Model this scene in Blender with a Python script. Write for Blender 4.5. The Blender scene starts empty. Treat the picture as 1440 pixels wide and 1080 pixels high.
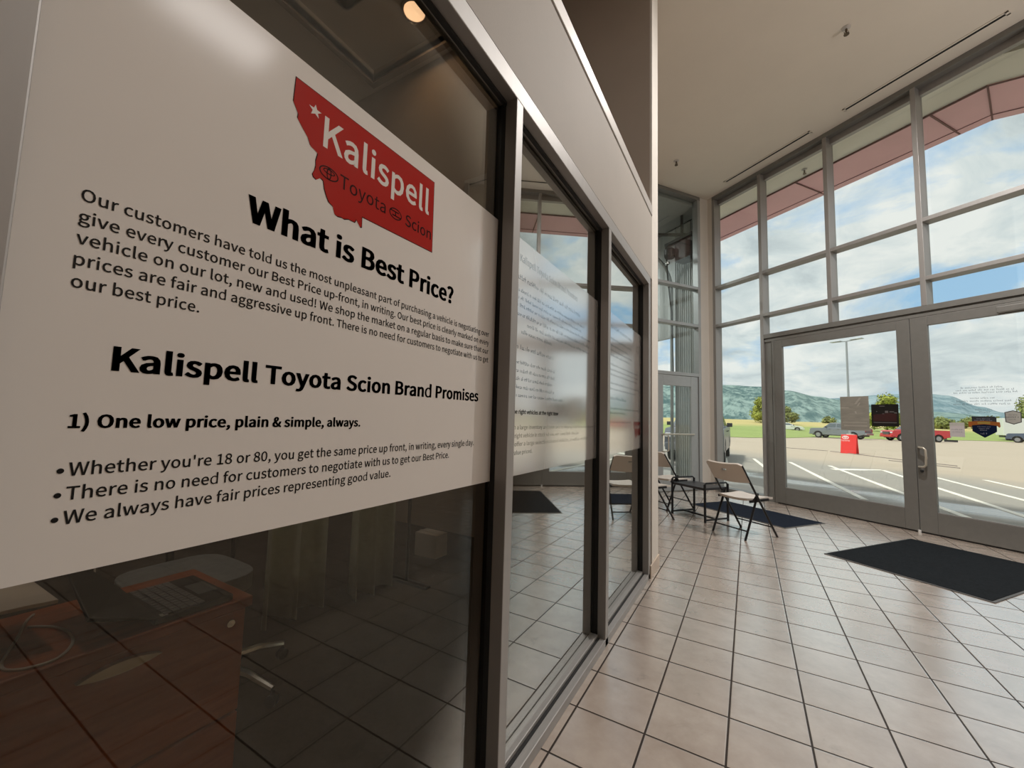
import bpy, bmesh, math, random
from mathutils import Vector, Matrix

C = bpy.context.scene.collection
SC = bpy.context.scene
random.seed(7)

# ------------------------------------------------------------------ camera
cam = bpy.data.cameras.new('camera')
cam.sensor_width = 36.0
cam.lens = 569.4 / 1440 * 36.0
cam.clip_start = 0.02
cam.clip_end = 8000
cam_o = bpy.data.objects.new('camera', cam)
C.objects.link(cam_o)
rt = Vector((0.864236, 0.502276, 0.028562))
dn = Vector((-0.016838, 0.085619, -0.996186))
fw = Vector((-0.502806, 0.860458, 0.082452))
cam_o.matrix_world = Matrix(((rt.x, -dn.x, -fw.x, 0), (rt.y, -dn.y, -fw.y, 0), (rt.z, -dn.z, -fw.z, 1.32), (0, 0, 0, 1)))
SC.camera = cam_o

# ------------------------------------------------------------------ view, world, sun, lamps
SC.view_settings.view_transform = 'Standard'
SC.view_settings.look = 'None'
SC.view_settings.exposure = 0.0
SC.view_settings.gamma = 1.0
SC.view_settings.use_curve_mapping = False
SC.cycles.use_denoising = True
SC.cycles.max_bounces = 10
SC.cycles.diffuse_bounces = 6
SC.cycles.glossy_bounces = 5
SC.cycles.transparent_max_bounces = 24
SC.cycles.caustics_reflective = False
SC.cycles.sample_clamp_indirect = 6.0

BD = Vector((-0.8052, 0.5930, 0.0))     # along the entrance wall, to the left
BN = Vector((0.5930, 0.8052, 0.0))      # out through the entrance wall


def P(s, n, z=0.0):
    return BD * s + BN * n + Vector((0, 0, z))


class NT:
    """tiny node-tree helper"""
    def __init__(self, tree):
        self.t = tree

    def n(self, kind, **kw):
        nd = self.t.nodes.new(kind)
        for k, v in kw.items():
            if k.startswith('i_'):
                nd.inputs[k[2:].replace('_', ' ')].default_value = v
            else:
                setattr(nd, k, v)
        return nd

    def l(self, a, b):
        self.t.links.new(a, b)

    def math(self, op, a, b=None, c=None, clamp=False):
        nd = self.t.nodes.new('ShaderNodeMath')
        nd.operation = op
        nd.use_clamp = clamp
        for i, v in enumerate((a, b, c)):
            if v is None:
                continue
            if isinstance(v, (int, float)):
                nd.inputs[i].default_value = v
            else:
                self.l(v, nd.inputs[i])
        return nd.outputs[0]

    def mix(self, fac, a, b):
        nd = self.t.nodes.new('ShaderNodeMix')
        nd.data_type = 'RGBA'
        for s, v in ((0, fac), (6, a), (7, b)):
            if isinstance(v, (int, float)):
                nd.inputs[s].default_value = v
            elif isinstance(v, tuple):
                nd.inputs[s].default_value = (v[0], v[1], v[2], 1)
            else:
                self.l(v, nd.inputs[s])
        return nd.outputs[2]

    def ramp(self, v, stops):
        nd = self.t.nodes.new('ShaderNodeValToRGB')
        cr = nd.color_ramp
        while len(cr.elements) < len(stops):
            cr.elements.new(0.5)
        for e, (p, c) in zip(cr.elements, stops):
            e.position = p
            e.color = (c, c, c, 1) if isinstance(c, (int, float)) else (c[0], c[1], c[2], 1)
        self.l(v, nd.inputs[0])
        return nd.outputs[0]


def make_world():
    w = bpy.data.worlds.new('sky')
    SC.world = w
    w.use_nodes = True
    t = w.node_tree
    t.nodes.clear()
    N = NT(t)
    co = N.n('ShaderNodeTexCoord')
    sep = N.n('ShaderNodeSeparateXYZ')
    N.l(co.outputs['Generated'], sep.inputs[0])
    x, y, z = sep.outputs
    zz = N.math('ADD', N.math('MAXIMUM', z, 0.0), 0.30)
    cx, cy = N.math('DIVIDE', x, zz), N.math('DIVIDE', y, zz)
    cb = N.n('ShaderNodeCombineXYZ')
    N.l(cx, cb.inputs[0])
    N.l(cy, cb.inputs[1])
    cb.inputs[2].default_value = 3.7
    n1 = N.n('ShaderNodeTexNoise', i_Scale=1.9, i_Detail=9.0, i_Roughness=0.58, i_Distortion=0.35)
    N.l(cb.outputs[0], n1.inputs['Vector'])
    n2 = N.n('ShaderNodeTexNoise', i_Scale=4.2, i_Detail=8.0, i_Roughness=0.6, i_Distortion=0.5)
    N.l(cb.outputs[0], n2.inputs['Vector'])
    mask = N.ramp(n1.outputs[0], [(0.36, 0.0), (0.47, 1.0)])
    shade = N.ramp(n2.outputs[0], [(0.32, (0.62, 0.69, 0.72)), (0.46, (0.82, 0.88, 0.89)), (0.62, (1.05, 1.05, 1.02))])
    blue = N.mix(N.math('MULTIPLY', N.math('MAXIMUM', z, 0.0), 1.2, clamp=True), (0.48, 0.74, 0.98), (0.30, 0.56, 0.92))
    sky = N.mix(mask, blue, shade)
    haze = N.math('POWER', N.math('SUBTRACT', 1.0, N.math('MAXIMUM', z, 0.0), clamp=True), 14.0)
    sky = N.mix(N.math('MULTIPLY', haze, 0.45), sky, (0.80, 0.87, 0.90))
    below = N.math('LESS_THAN', z, -0.02)
    sky = N.mix(below, sky, (0.40, 0.38, 0.33))
    bg = N.n('ShaderNodeBackground', i_Strength=0.9)
    N.l(sky, bg.inputs[0])
    out = N.n('ShaderNodeOutputWorld')
    N.l(bg.outputs[0], out.inputs[0])


make_world()

sun = bpy.data.lights.new('sun', 'SUN')
sun.energy = 3.4
sun.angle = math.radians(6)
sun.color = (1.0, 0.95, 0.86)
sun_o = bpy.data.objects.new('sun', sun)
C.objects.link(sun_o)
sd = (BN * 0.35 + Vector((0.25, 0.0, 0)) + Vector((0, 0, -1.0))).normalized()   # light travels away from the building
sun_o.rotation_euler = sd.to_track_quat('-Z', 'Y').to_euler()

CEIL = 6.03


def area_lamp(name, loc, sx, sy, power, color=(1.0, 0.96, 0.925)):
    li = bpy.data.lights.new(name, 'AREA')
    li.shape = 'RECTANGLE'
    li.size = sx
    li.size_y = sy
    li.energy = power
    li.color = color
    o = bpy.data.objects.new(name, li)
    C.objects.link(o)
    o.location = loc
    return o


# lobby ceiling lamp, read from the bright streak mirrored in the near banner
area_lamp('ceiling_lamp', (3.9, 2.05, CEIL - 0.02), 0.6, 1.2, 56)


def fill_spot(loc, power, color=(1.0, 0.96, 0.925)):  # added fill light without a fixture
    li = bpy.data.lights.new('fill_spot', 'SPOT')
    li.energy = power
    li.spot_size = math.radians(176)
    li.spot_blend = 1.0
    li.shadow_soft_size = 0.06
    li.color = color
    o = bpy.data.objects.new('fill_spot', li)
    C.objects.link(o)
    o.location = loc


for lx, ly, pw in ((1.42, 2.2, 70), (1.42, 3.6, 110), (1.5, 4.9, 800)):  # unseen fills added under the ceiling to brighten the lobby
    fill_spot((lx, ly, CEIL - 0.02), pw)
for ux, uy in ((4.9, 3.9), (5.6, 2.4)):  # upward fills added out of view to brighten the ceiling
    up = area_lamp('fill_uplight', (ux, uy, 2.6), 1.2, 0.4, 58)
    up.rotation_euler = (math.pi, 0, 0)
fill_spot(tuple(P(9.4, 2.5, 5.8)), 500, (0.95, 1.0, 0.97))  # two fills added to brighten the service bay
fill_spot(tuple(P(8.4, 5.0, 5.8)), 300, (0.95, 1.0, 0.97))


# ------------------------------------------------------------------ materials
MATS = {}


def mat(name, col, rough=0.5, metal=0.0, spec=0.5, var=0.0, vscale=8.0, bump=0.0, bscale=60.0, coat=0.0, emit=None, estr=0.0, stretch=None):
    m = bpy.data.materials.new(name)
    m.use_nodes = True
    t = m.node_tree
    N = NT(t)
    b = t.nodes['Principled BSDF']
    b.inputs['Base Color'].default_value = (*col, 1)
    b.inputs['Roughness'].default_value = rough
    b.inputs['Metallic'].default_value = metal
    b.inputs['Specular IOR Level'].default_value = spec
    b.inputs['Coat Weight'].default_value = coat
    if emit:
        b.inputs['Emission Color'].default_value = (*emit, 1)
        b.inputs['Emission Strength'].default_value = estr
    co = N.n('ShaderNodeTexCoord')
    vec = co.outputs['Object']
    if stretch:
        mp = N.n('ShaderNodeMapping')
        mp.inputs['Scale'].default_value = stretch
        N.l(vec, mp.inputs[0])
        vec = mp.outputs[0]
    if var > 0:
        nz = N.n('ShaderNodeTexNoise', i_Scale=vscale, i_Detail=5.0, i_Roughness=0.6)
        N.l(vec, nz.inputs['Vector'])
        dark = tuple(c * (1 - var) for c in col)
        lite = tuple(min(1, c * (1 + var)) for c in col)
        N.l(N.mix(N.ramp(nz.outputs[0], [(0.3, 0.0), (0.7, 1.0)]), dark, lite), b.inputs['Base Color'])
    if bump > 0:
        nz = N.n('ShaderNodeTexNoise', i_Scale=bscale, i_Detail=4.0)
        N.l(vec, nz.inputs['Vector'])
        bp = N.n('ShaderNodeBump', i_Strength=bump, i_Distance=0.02)
        N.l(nz.outputs[0], bp.inputs['Height'])
        N.l(bp.outputs[0], b.inputs['Normal'])
    MATS[name] = m
    return m


def slant(N, facing, lo, hi, start=0.40, end=0.62):
    """coated surface: little mirror straight on, strong mirror beyond about 55 degrees"""
    mr = N.n('ShaderNodeMapRange', interpolation_type='SMOOTHSTEP')
    N.l(facing, mr.inputs['Value'])
    mr.inputs['From Min'].default_value = start
    mr.inputs['From Max'].default_value = end
    mr.inputs['To Min'].default_value = lo
    mr.inputs['To Max'].default_value = hi
    return mr.outputs[0]


def glass_mat(name, tint, f0=0.04, f1=0.96, power=5.0, coated=None):
    m = bpy.data.materials.new(name)
    m.use_nodes = True
    t = m.node_tree
    t.nodes.clear()
    N = NT(t)
    lw = N.n('ShaderNodeLayerWeight')
    lw.inputs[0].default_value = 0.5
    fr = N.math('ADD', N.math('MULTIPLY', N.math('POWER', lw.outputs['Facing'], power), f1), f0, clamp=True)
    if coated:
        fr = slant(N, lw.outputs['Facing'], *coated)
    tr = N.n('ShaderNodeBsdfTransparent')
    tr.inputs[0].default_value = (*tint, 1)
    gl = N.n('ShaderNodeBsdfGlossy')
    gl.inputs['Roughness'].default_value = 0.0
    gl.inputs['Color'].default_value = (0.97, 1.0, 0.99, 1)
    mx = N.n('ShaderNodeMixShader')
    N.l(fr, mx.inputs[0])
    N.l(tr.outputs[0], mx.inputs[1])
    N.l(gl.outputs[0], mx.inputs[2])
    o = N.n('ShaderNodeOutputMaterial')
    N.l(mx.outputs[0], o.inputs[0])
    MATS[name] = m
    return m


def vinyl_mat(name, col):
    """laminated sign vinyl: flat colour under a clear glossy film that mirrors strongly at a slant"""
    m = bpy.data.materials.new(name)
    m.use_nodes = True
    t = m.node_tree
    t.nodes.clear()
    N = NT(t)
    lw = N.n('ShaderNodeLayerWeight')
    lw.inputs[0].default_value = 0.5
    fr = slant(N, lw.outputs['Facing'], 0.02, 0.82)
    df_ = N.n('ShaderNodeBsdfDiffuse')
    df_.inputs[0].default_value = (*col, 1)
    gl = N.n('ShaderNodeBsdfGlossy')
    gl.inputs['Roughness'].default_value = 0.13
    mx = N.n('ShaderNodeMixShader')
    N.l(fr, mx.inputs[0])
    N.l(df_.outputs[0], mx.inputs[1])
    N.l(gl.outputs[0], mx.inputs[2])
    o = N.n('ShaderNodeOutputMaterial')
    N.l(mx.outputs[0], o.inputs[0])
    MATS[name] = m


def sheet_mat(name, col, var=0.0):
    """thin printed sheet: daylight behind it shows through"""
    m = bpy.data.materials.new(name)
    m.use_nodes = True
    t = m.node_tree
    t.nodes.clear()
    N = NT(t)
    co = N.n('ShaderNodeTexCoord')
    mp = N.n('ShaderNodeMapping')
    mp.inputs['Scale'].default_value = (1, 1, 5)
    N.l(co.outputs['Object'], mp.inputs[0])
    nz = N.n('ShaderNodeTexNoise', i_Scale=7.0, i_Detail=5.0)
    N.l(mp.outputs[0], nz.inputs['Vector'])
    c = N.mix(nz.outputs[0], tuple(k * (1 - var) for k in col), tuple(k * (1 + var) for k in col))
    a_, b_ = N.n('ShaderNodeBsdfDiffuse'), N.n('ShaderNodeBsdfTranslucent')
    N.l(c, a_.inputs[0])
    N.l(c, b_.inputs[0])
    mx = N.n('ShaderNodeMixShader')
    mx.inputs[0].default_value = 0.5
    N.l(a_.outputs[0], mx.inputs[1])
    N.l(b_.outputs[0], mx.inputs[2])
    o = N.n('ShaderNodeOutputMaterial')
    N.l(mx.outputs[0], o.inputs[0])
    MATS[name] = m
    return m


def tile_mat():
    m = bpy.data.materials.new('floor_tile')
    m.use_nodes = True
    t = m.node_tree
    N = NT(t)
    b = t.nodes['Principled BSDF']
    geo = N.n('ShaderNodeNewGeometry')
    sep = N.n('ShaderNodeSeparateXYZ')
    N.l(geo.outputs['Position'], sep.inputs[0])
    pitch = 0.3046
    u = N.math('DIVIDE', N.math('ADD', sep.outputs[0], 0.098), pitch)
    v = N.math('DIVIDE', N.math('ADD', sep.outputs[1], 0.2460), pitch)

    def edge(a):
        f = N.math('FRACT', a)
        return N.math('MULTIPLY', N.math('MINIMUM', f, N.math('SUBTRACT', 1.0, f)), pitch)
    d = N.math('MINIMUM', edge(u), edge(v))
    grout = N.math('LESS_THAN', d, 0.0042)
    cb = N.n('ShaderNodeCombineXYZ')
    N.l(N.math('FLOOR', u), cb.inputs[0])
    N.l(N.math('FLOOR', v), cb.inputs[1])
    wn = N.n('ShaderNodeTexWhiteNoise')
    N.l(cb.outputs[0], wn.inputs['Vector'])
    n1 = N.n('ShaderNodeTexNoise', i_Scale=5.0, i_Detail=6.0, i_Roughness=0.65)
    off = N.n('ShaderNodeVectorMath', operation='ADD')
    sc = N.n('ShaderNodeVectorMath', operation='SCALE')
    N.l(wn.outputs['Color'], sc.inputs[0])
    sc.inputs['Scale'].default_value = 9.0
    N.l(geo.outputs['Position'], off.inputs[0])
    N.l(sc.outputs[0], off.inputs[1])
    N.l(off.outputs[0], n1.inputs['Vector'])
    base = N.mix(N.ramp(n1.outputs[0], [(0.32, 0.0), (0.68, 1.0)]), (0.45, 0.36, 0.30), (0.60, 0.505, 0.43))
    base = N.mix(N.math('MULTIPLY', wn.outputs['Value'], 0.35), base, (0.47, 0.375, 0.305))
    # scuffs walked into the tiles
    n2 = N.n('ShaderNodeTexNoise', i_Scale=2.6, i_Detail=7.0, i_Roughness=0.7, i_Distortion=1.0)
    N.l(geo.outputs['Position'], n2.inputs['Vector'])
    scuff = N.ramp(n2.outputs[0], [(0.60, 0.0), (0.72, 0.45)])
    base = N.mix(scuff, base, (0.24, 0.20, 0.17))
    col = N.mix(grout, base, (0.05, 0.038, 0.032))
    N.l(col, b.inputs['Base Color'])
    rr = N.math('ADD', N.math('MULTIPLY', n1.outputs[0], 0.10), 0.20)
    N.l(N.math('ADD', rr, N.math('MULTIPLY', grout, 0.5)), b.inputs['Roughness'])
    h = N.math('DIVIDE', d, 0.008, clamp=True)
    hh = N.math('ADD', h, N.math('MULTIPLY', n1.outputs[0], 0.12))
    bp = N.n('ShaderNodeBump', i_Strength=0.35, i_Distance=0.003)
    N.l(hh, bp.inputs['Height'])
    N.l(bp.outputs[0], b.inputs['Normal'])
    b.inputs['Specular IOR Level'].default_value = 0.0
    # glazed surface: sheen grows strongly at a slant
    lw = N.n('ShaderNodeLayerWeight')
    lw.inputs[0].default_value = 0.5
    N.l(bp.outputs[0], lw.inputs['Normal'])
    fr = N.math('MINIMUM', N.math('ADD', N.math('MULTIPLY', N.math('POWER', lw.outputs['Facing'], 2.0), 1.35), 0.02), 0.57)
    fr = N.math('MULTIPLY', fr, N.math('SUBTRACT', 1.0, N.math('MULTIPLY', grout, 0.88)))
    gl = N.n('ShaderNodeBsdfGlossy')
    gl.inputs['Color'].default_value = (0.95, 1.0, 1.0, 1)
    N.l(rr, gl.inputs['Roughness'])
    N.l(bp.outputs[0], gl.inputs['Normal'])
    mx = N.n('ShaderNodeMixShader')
    N.l(fr, mx.inputs[0])
    N.l(b.outputs[0], mx.inputs[1])
    N.l(gl.outputs[0], mx.inputs[2])
    N.l(mx.outputs[0], t.nodes['Material Output'].inputs[0])
    MATS['floor_tile'] = m
    return m


def lot_mat():
    m = bpy.data.materials.new('lot_asphalt')
    m.use_nodes = True
    t = m.node_tree
    N = NT(t)
    b = t.nodes['Principled BSDF']
    geo = N.n('ShaderNodeNewGeometry')
    n1 = N.n('ShaderNodeTexNoise', i_Scale=0.22, i_Detail=6.0, i_Roughness=0.6)
    N.l(geo.outputs['Position'], n1.inputs['Vector'])
    n2 = N.n('ShaderNodeTexNoise', i_Scale=9.0, i_Detail=6.0)
    N.l(geo.outputs['Position'], n2.inputs['Vector'])
    sep = N.n('ShaderNodeSeparateXYZ')
    N.l(geo.outputs['Position'], sep.inputs[0])
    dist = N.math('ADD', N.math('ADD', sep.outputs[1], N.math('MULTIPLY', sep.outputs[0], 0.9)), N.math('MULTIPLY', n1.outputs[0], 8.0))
    tan_fac = N.math('DIVIDE', N.math('SUBTRACT', dist, 24.5), 4.5, clamp=True)   # grey beside the building, pale tan beyond
    grey_c = N.mix(n2.outputs[0], (0.28, 0.26, 0.225), (0.37, 0.345, 0.30))
    tan_c = N.mix(n1.outputs[0], (0.43, 0.355, 0.265), (0.52, 0.43, 0.33))
    col = N.mix(tan_fac, grey_c, tan_c)
    # puddles left by rain beside the doors
    mp = N.n('ShaderNodeMapping')
    mp.inputs['Rotation'].default_value = (0, 0, math.radians(36))
    mp.inputs['Scale'].default_value = (0.35, 0.9, 1)
    N.l(geo.outputs['Position'], mp.inputs[0])
    n3 = N.n('ShaderNodeTexNoise', i_Scale=0.8, i_Detail=3.0)
    N.l(mp.outputs[0], n3.inputs['Vector'])
    dx = N.math('SUBTRACT', N.math('ADD', N.math('MULTIPLY', sep.outputs[0], 0.593), N.math('MULTIPLY', sep.outputs[1], 0.805)), 10.9)
    near = N.math('SUBTRACT', 1.0, N.math('ABSOLUTE', N.math('DIVIDE', dx, 1.3)), clamp=True)
    wet = N.ramp(N.math('ADD', N.math('MULTIPLY', near, 0.35), N.math('MULTIPLY', n3.outputs[0], 0.6)), [(0.44, 0.0), (0.56, 1.0)])
    N.l(col, b.inputs['Base Color'])
    N.l(N.math('SUBTRACT', 0.85, N.math('MULTIPLY', wet, 0.70)), b.inputs['Roughness'])
    bp = N.n('ShaderNodeBump', i_Strength=0.3, i_Distance=0.01)
    N.l(n2.outputs[0], bp.inputs['Height'])
    N.l(bp.outputs[0], b.inputs['Normal'])
    MATS['lot_asphalt'] = m
    return m


def grass_mat():
    m = bpy.data.materials.new('field_grass')
    m.use_nodes = True
    t = m.node_tree
    N = NT(t)
    b = t.nodes['Principled BSDF']
    geo = N.n('ShaderNodeNewGeometry')
    sep = N.n('ShaderNodeSeparateXYZ')
    N.l(geo.outputs['Position'], sep.inputs[0])
    n1 = N.n('ShaderNodeTexNoise', i_Scale=0.12, i_Detail=8.0, i_Roughness=0.7)
    N.l(geo.outputs['Position'], n1.inputs['Vector'])
    h = N.math('ADD', sep.outputs[2], N.math('MULTIPLY', n1.outputs[0], 1.2))
    hay = N.math('DIVIDE', N.math('SUBTRACT', h, 1.5), 0.5, clamp=True)     # mown lawn below, dry hay field above
    green = N.mix(n1.outputs[0], (0.20, 0.27, 0.06), (0.35, 0.42, 0.13))
    yellow = N.mix(n1.outputs[0], (0.42, 0.35, 0.12), (0.60, 0.50, 0.21))
    N.l(N.mix(hay, green, yellow), b.inputs['Base Color'])
    b.inputs['Roughness'].default_value = 0.9
    MATS['field_grass'] = m
    return m


def hill_mat(name, a, c):
    m = bpy.data.materials.new(name)
    m.use_nodes = True
    t = m.node_tree
    N = NT(t)
    b = t.nodes['Principled BSDF']
    geo = N.n('ShaderNodeNewGeometry')
    mp = N.n('ShaderNodeMapping')
    mp.inputs['Scale'].default_value = (1.0, 0.12, 0.8)
    N.l(geo.outputs['Position'], mp.inputs[0])
    n1 = N.n('ShaderNodeTexNoise', i_Scale=0.075, i_Detail=6.0, i_Roughness=0.8)
    N.l(mp.outputs[0], n1.inputs['Vector'])
    n2 = N.n('ShaderNodeTexNoise', i_Scale=0.012, i_Detail=4.0)
    N.l(geo.outputs['Position'], n2.inputs['Vector'])
    f = N.math('ADD', N.math('MULTIPLY', n1.outputs[0], 0.65), N.math('MULTIPLY', n2.outputs[0], 0.35))
    N.l(N.mix(N.ramp(f, [(0.45, 0.0), (0.56, 1.0)]), a, c), b.inputs['Base Color'])
    b.inputs['Roughness'].default_value = 1.0
    b.inputs['Specular IOR Level'].default_value = 0.1
    MATS[name] = m


tile_mat()
lot_mat()
grass_mat()
hill_mat('hazy_pine_slope', (0.075, 0.135, 0.135), (0.27, 0.36, 0.33))  # distance haze mixed into the forest colour
hill_mat('hazy_far_slope', (0.14, 0.22, 0.25), (0.28, 0.36, 0.38))  # haze put into the far ridge colour as well
glass_mat('window_glass', (0.95, 0.975, 0.965))
glass_mat('office_glass', (0.70, 0.67, 0.61), coated=(0.035, 0.62, 0.46, 0.65))
mat('office_carpet', (0.055, 0.042, 0.034), 0.95, var=0.2, vscale=60)
mat('drywall_darkened', (0.395, 0.36, 0.32), 0.7, var=0.03, vscale=2, bump=0.06, bscale=180)  # same drywall as the pier, colour darkened because the band is overlit
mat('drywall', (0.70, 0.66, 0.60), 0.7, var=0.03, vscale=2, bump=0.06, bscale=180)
mat('taupe_wall', (0.43, 0.36, 0.295), 0.75, var=0.03, vscale=2, bump=0.05, bscale=180)
mat('ceiling_paint', (0.76, 0.70, 0.615), 0.85, var=0.02, vscale=1.5)
mat('aluminum', (0.36, 0.345, 0.33), 0.5, 0.5, var=0.03, vscale=20, stretch=(1, 1, 0.1))
mat('aluminum_dark', (0.215, 0.21, 0.195), 0.45, 0.25, var=0.04, vscale=14)
mat('aluminum_pale', (0.42, 0.43, 0.43), 0.42, 0.45, var=0.03, vscale=14)
mat('rubber', (0.012, 0.012, 0.012), 0.7)
mat('cap_metal', (0.55, 0.52, 0.49), 0.4, 0.2)
mat('tile_base', (0.55, 0.45, 0.36), 0.4, var=0.08, vscale=9)
vinyl_mat('vinyl_white', (0.74, 0.70, 0.655))
vinyl_mat('vinyl_black', (0.012, 0.012, 0.012))
vinyl_mat('vinyl_red', (0.40, 0.018, 0.013))
vinyl_mat('vinyl_dark_red', (0.028, 0.005, 0.005))
vinyl_mat('vinyl_lettering_white', (0.74, 0.70, 0.655))
mat('floor_mat', (0.014, 0.017, 0.020), 0.95, spec=0.1, var=0.25, vscale=40, bump=0.5, bscale=300)
mat('floor_mat_blue', (0.016, 0.022, 0.036), 0.95, spec=0.1, var=0.25, vscale=40, bump=0.5, bscale=300)
mat('mat_rubber', (0.10, 0.105, 0.105), 0.7)
mat('chair_plastic', (0.64, 0.59, 0.53), 0.5, bump=0.15, bscale=220)
mat('black_steel', (0.012, 0.012, 0.014), 0.35, 0.3)
mat('table_black', (0.02, 0.02, 0.024), 0.35)
mat('cherry_wood', (0.44, 0.115, 0.032), 0.35, var=0.18, vscale=6, stretch=(1.0, 1.0, 9.0))
mat('cherry_top', (0.40, 0.10, 0.035), 0.3, var=0.3, vscale=6, stretch=(9.0, 1.0, 1.0))
mat('satin_nickel', (0.62, 0.57, 0.48), 0.35, 0.6)
mat('chrome', (0.75, 0.75, 0.75), 0.12, 1.0)
mat('black_plastic', (0.018, 0.018, 0.02), 0.45)
mat('grey_plastic', (0.16, 0.165, 0.175), 0.5)
mat('key_plastic', (0.22, 0.22, 0.24), 0.5)
mat('paper', (0.92, 0.84, 0.78), 0.8, var=0.03)
mat('cable_white', (0.62, 0.58, 0.52), 0.5)
mat('grey_fabric', (0.34, 0.37, 0.40), 0.9, var=0.1, vscale=30, bump=0.2, bscale=200)
mat('curtain_cloth', (0.84, 0.90, 0.78), 0.9, var=0.08, vscale=20, bump=0.1, bscale=200)
mat('carton', (0.72, 0.68, 0.62), 0.8, var=0.05)
mat('canopy_red', (0.88, 0.47, 0.52), 0.4, var=0.05, vscale=1.5)
mat('canopy_seam', (0.16, 0.05, 0.05), 0.7)
mat('soffit_cream', (0.92, 0.88, 0.78), 0.8, var=0.03, vscale=2)
mat('corrugated', (0.42, 0.43, 0.42), 0.5, 0.2, var=0.05, vscale=3)
mat('bay_wall', (0.30, 0.30, 0.285), 0.8, var=0.05)
mat('steel_grey', (0.36, 0.37, 0.37), 0.45, 0.5)
mat('machine_dark', (0.07, 0.065, 0.06), 0.5, 0.2)
mat('asphalt_seal', (0.17, 0.14, 0.12), 0.8)
mat('line_paint', (0.86, 0.82, 0.72), 0.8, var=0.12, vscale=3)
mat('concrete', (0.62, 0.58, 0.52), 0.9, var=0.08, vscale=3)
mat('sign_red', (0.80, 0.035, 0.03), 0.4)
mat('sign_white', (0.85, 0.85, 0.83), 0.5)
sheet_mat('poster_back', (0.52, 0.485, 0.43), 0.3)
sheet_mat('poster_mark', (0.7, 0.66, 0.6), 0.05)
mat('poster_black', (0.010, 0.009, 0.009), 0.3)
mat('poster_maroon', (0.045, 0.012, 0.012), 0.4)
mat('poster_grey', (0.15, 0.14, 0.14), 0.4)
sheet_mat('decal_navy', (0.018, 0.03, 0.075), 0.05)
mat('decal_charcoal', (0.03, 0.033, 0.04), 0.4)
sheet_mat('decal_orange', (0.55, 0.21, 0.06), 0.05)
sheet_mat('decal_gold', (0.6, 0.45, 0.12), 0.05)
sheet_mat('decal_pale', (0.6, 0.63, 0.75), 0.05)
sheet_mat('decal_grey', (0.75, 0.74, 0.69), 0.05)
mat('decal_ink', (0.07, 0.07, 0.075), 0.5)
mat('decal_etch', (0.20, 0.25, 0.28), 0.6)
mat('car_silver', (0.25, 0.27, 0.295), 0.3, 0.5, coat=0.6)
mat('car_grey', (0.12, 0.135, 0.16), 0.4, 0.2, coat=0.2)
mat('car_red', (0.62, 0.03, 0.035), 0.3, 0.1, coat=0.7)
mat('car_navy', (0.10, 0.13, 0.19), 0.3, 0.4, coat=0.6)
mat('car_white', (0.82, 0.82, 0.80), 0.3, coat=0.5)
mat('car_glass', (0.10, 0.125, 0.14), 0.08, spec=0.8)
mat('car_trim', (0.03, 0.03, 0.033), 0.5)
mat('tire', (0.022, 0.022, 0.022), 0.85)
mat('alloy', (0.45, 0.45, 0.46), 0.3, 0.7)
mat('head_glass', (0.75, 0.77, 0.80), 0.15, coat=0.5)
mat('tail_red', (0.45, 0.02, 0.02), 0.25, coat=0.5)
mat('pole_grey', (0.34, 0.37, 0.39), 0.5, 0.3)
mat('bark', (0.16, 0.12, 0.08), 0.95, var=0.3)
mat('leaf_yellow_green', (0.33, 0.36, 0.055), 0.8, var=0.45, vscale=0.8)
mat('leaf_olive', (0.24, 0.27, 0.08), 0.8, var=0.45, vscale=0.8)
mat('leaf_dark', (0.09, 0.15, 0.06), 0.85, var=0.4, vscale=0.5)
mat('brass_dark', (0.12, 0.09, 0.06), 0.4, 0.6)
mat('lamp_lens', (0.9, 0.6, 0.4), 0.5, emit=(1.0, 0.66, 0.42), estr=2.2)
mat('slot_black', (0.008, 0.008, 0.008), 0.9)


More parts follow.
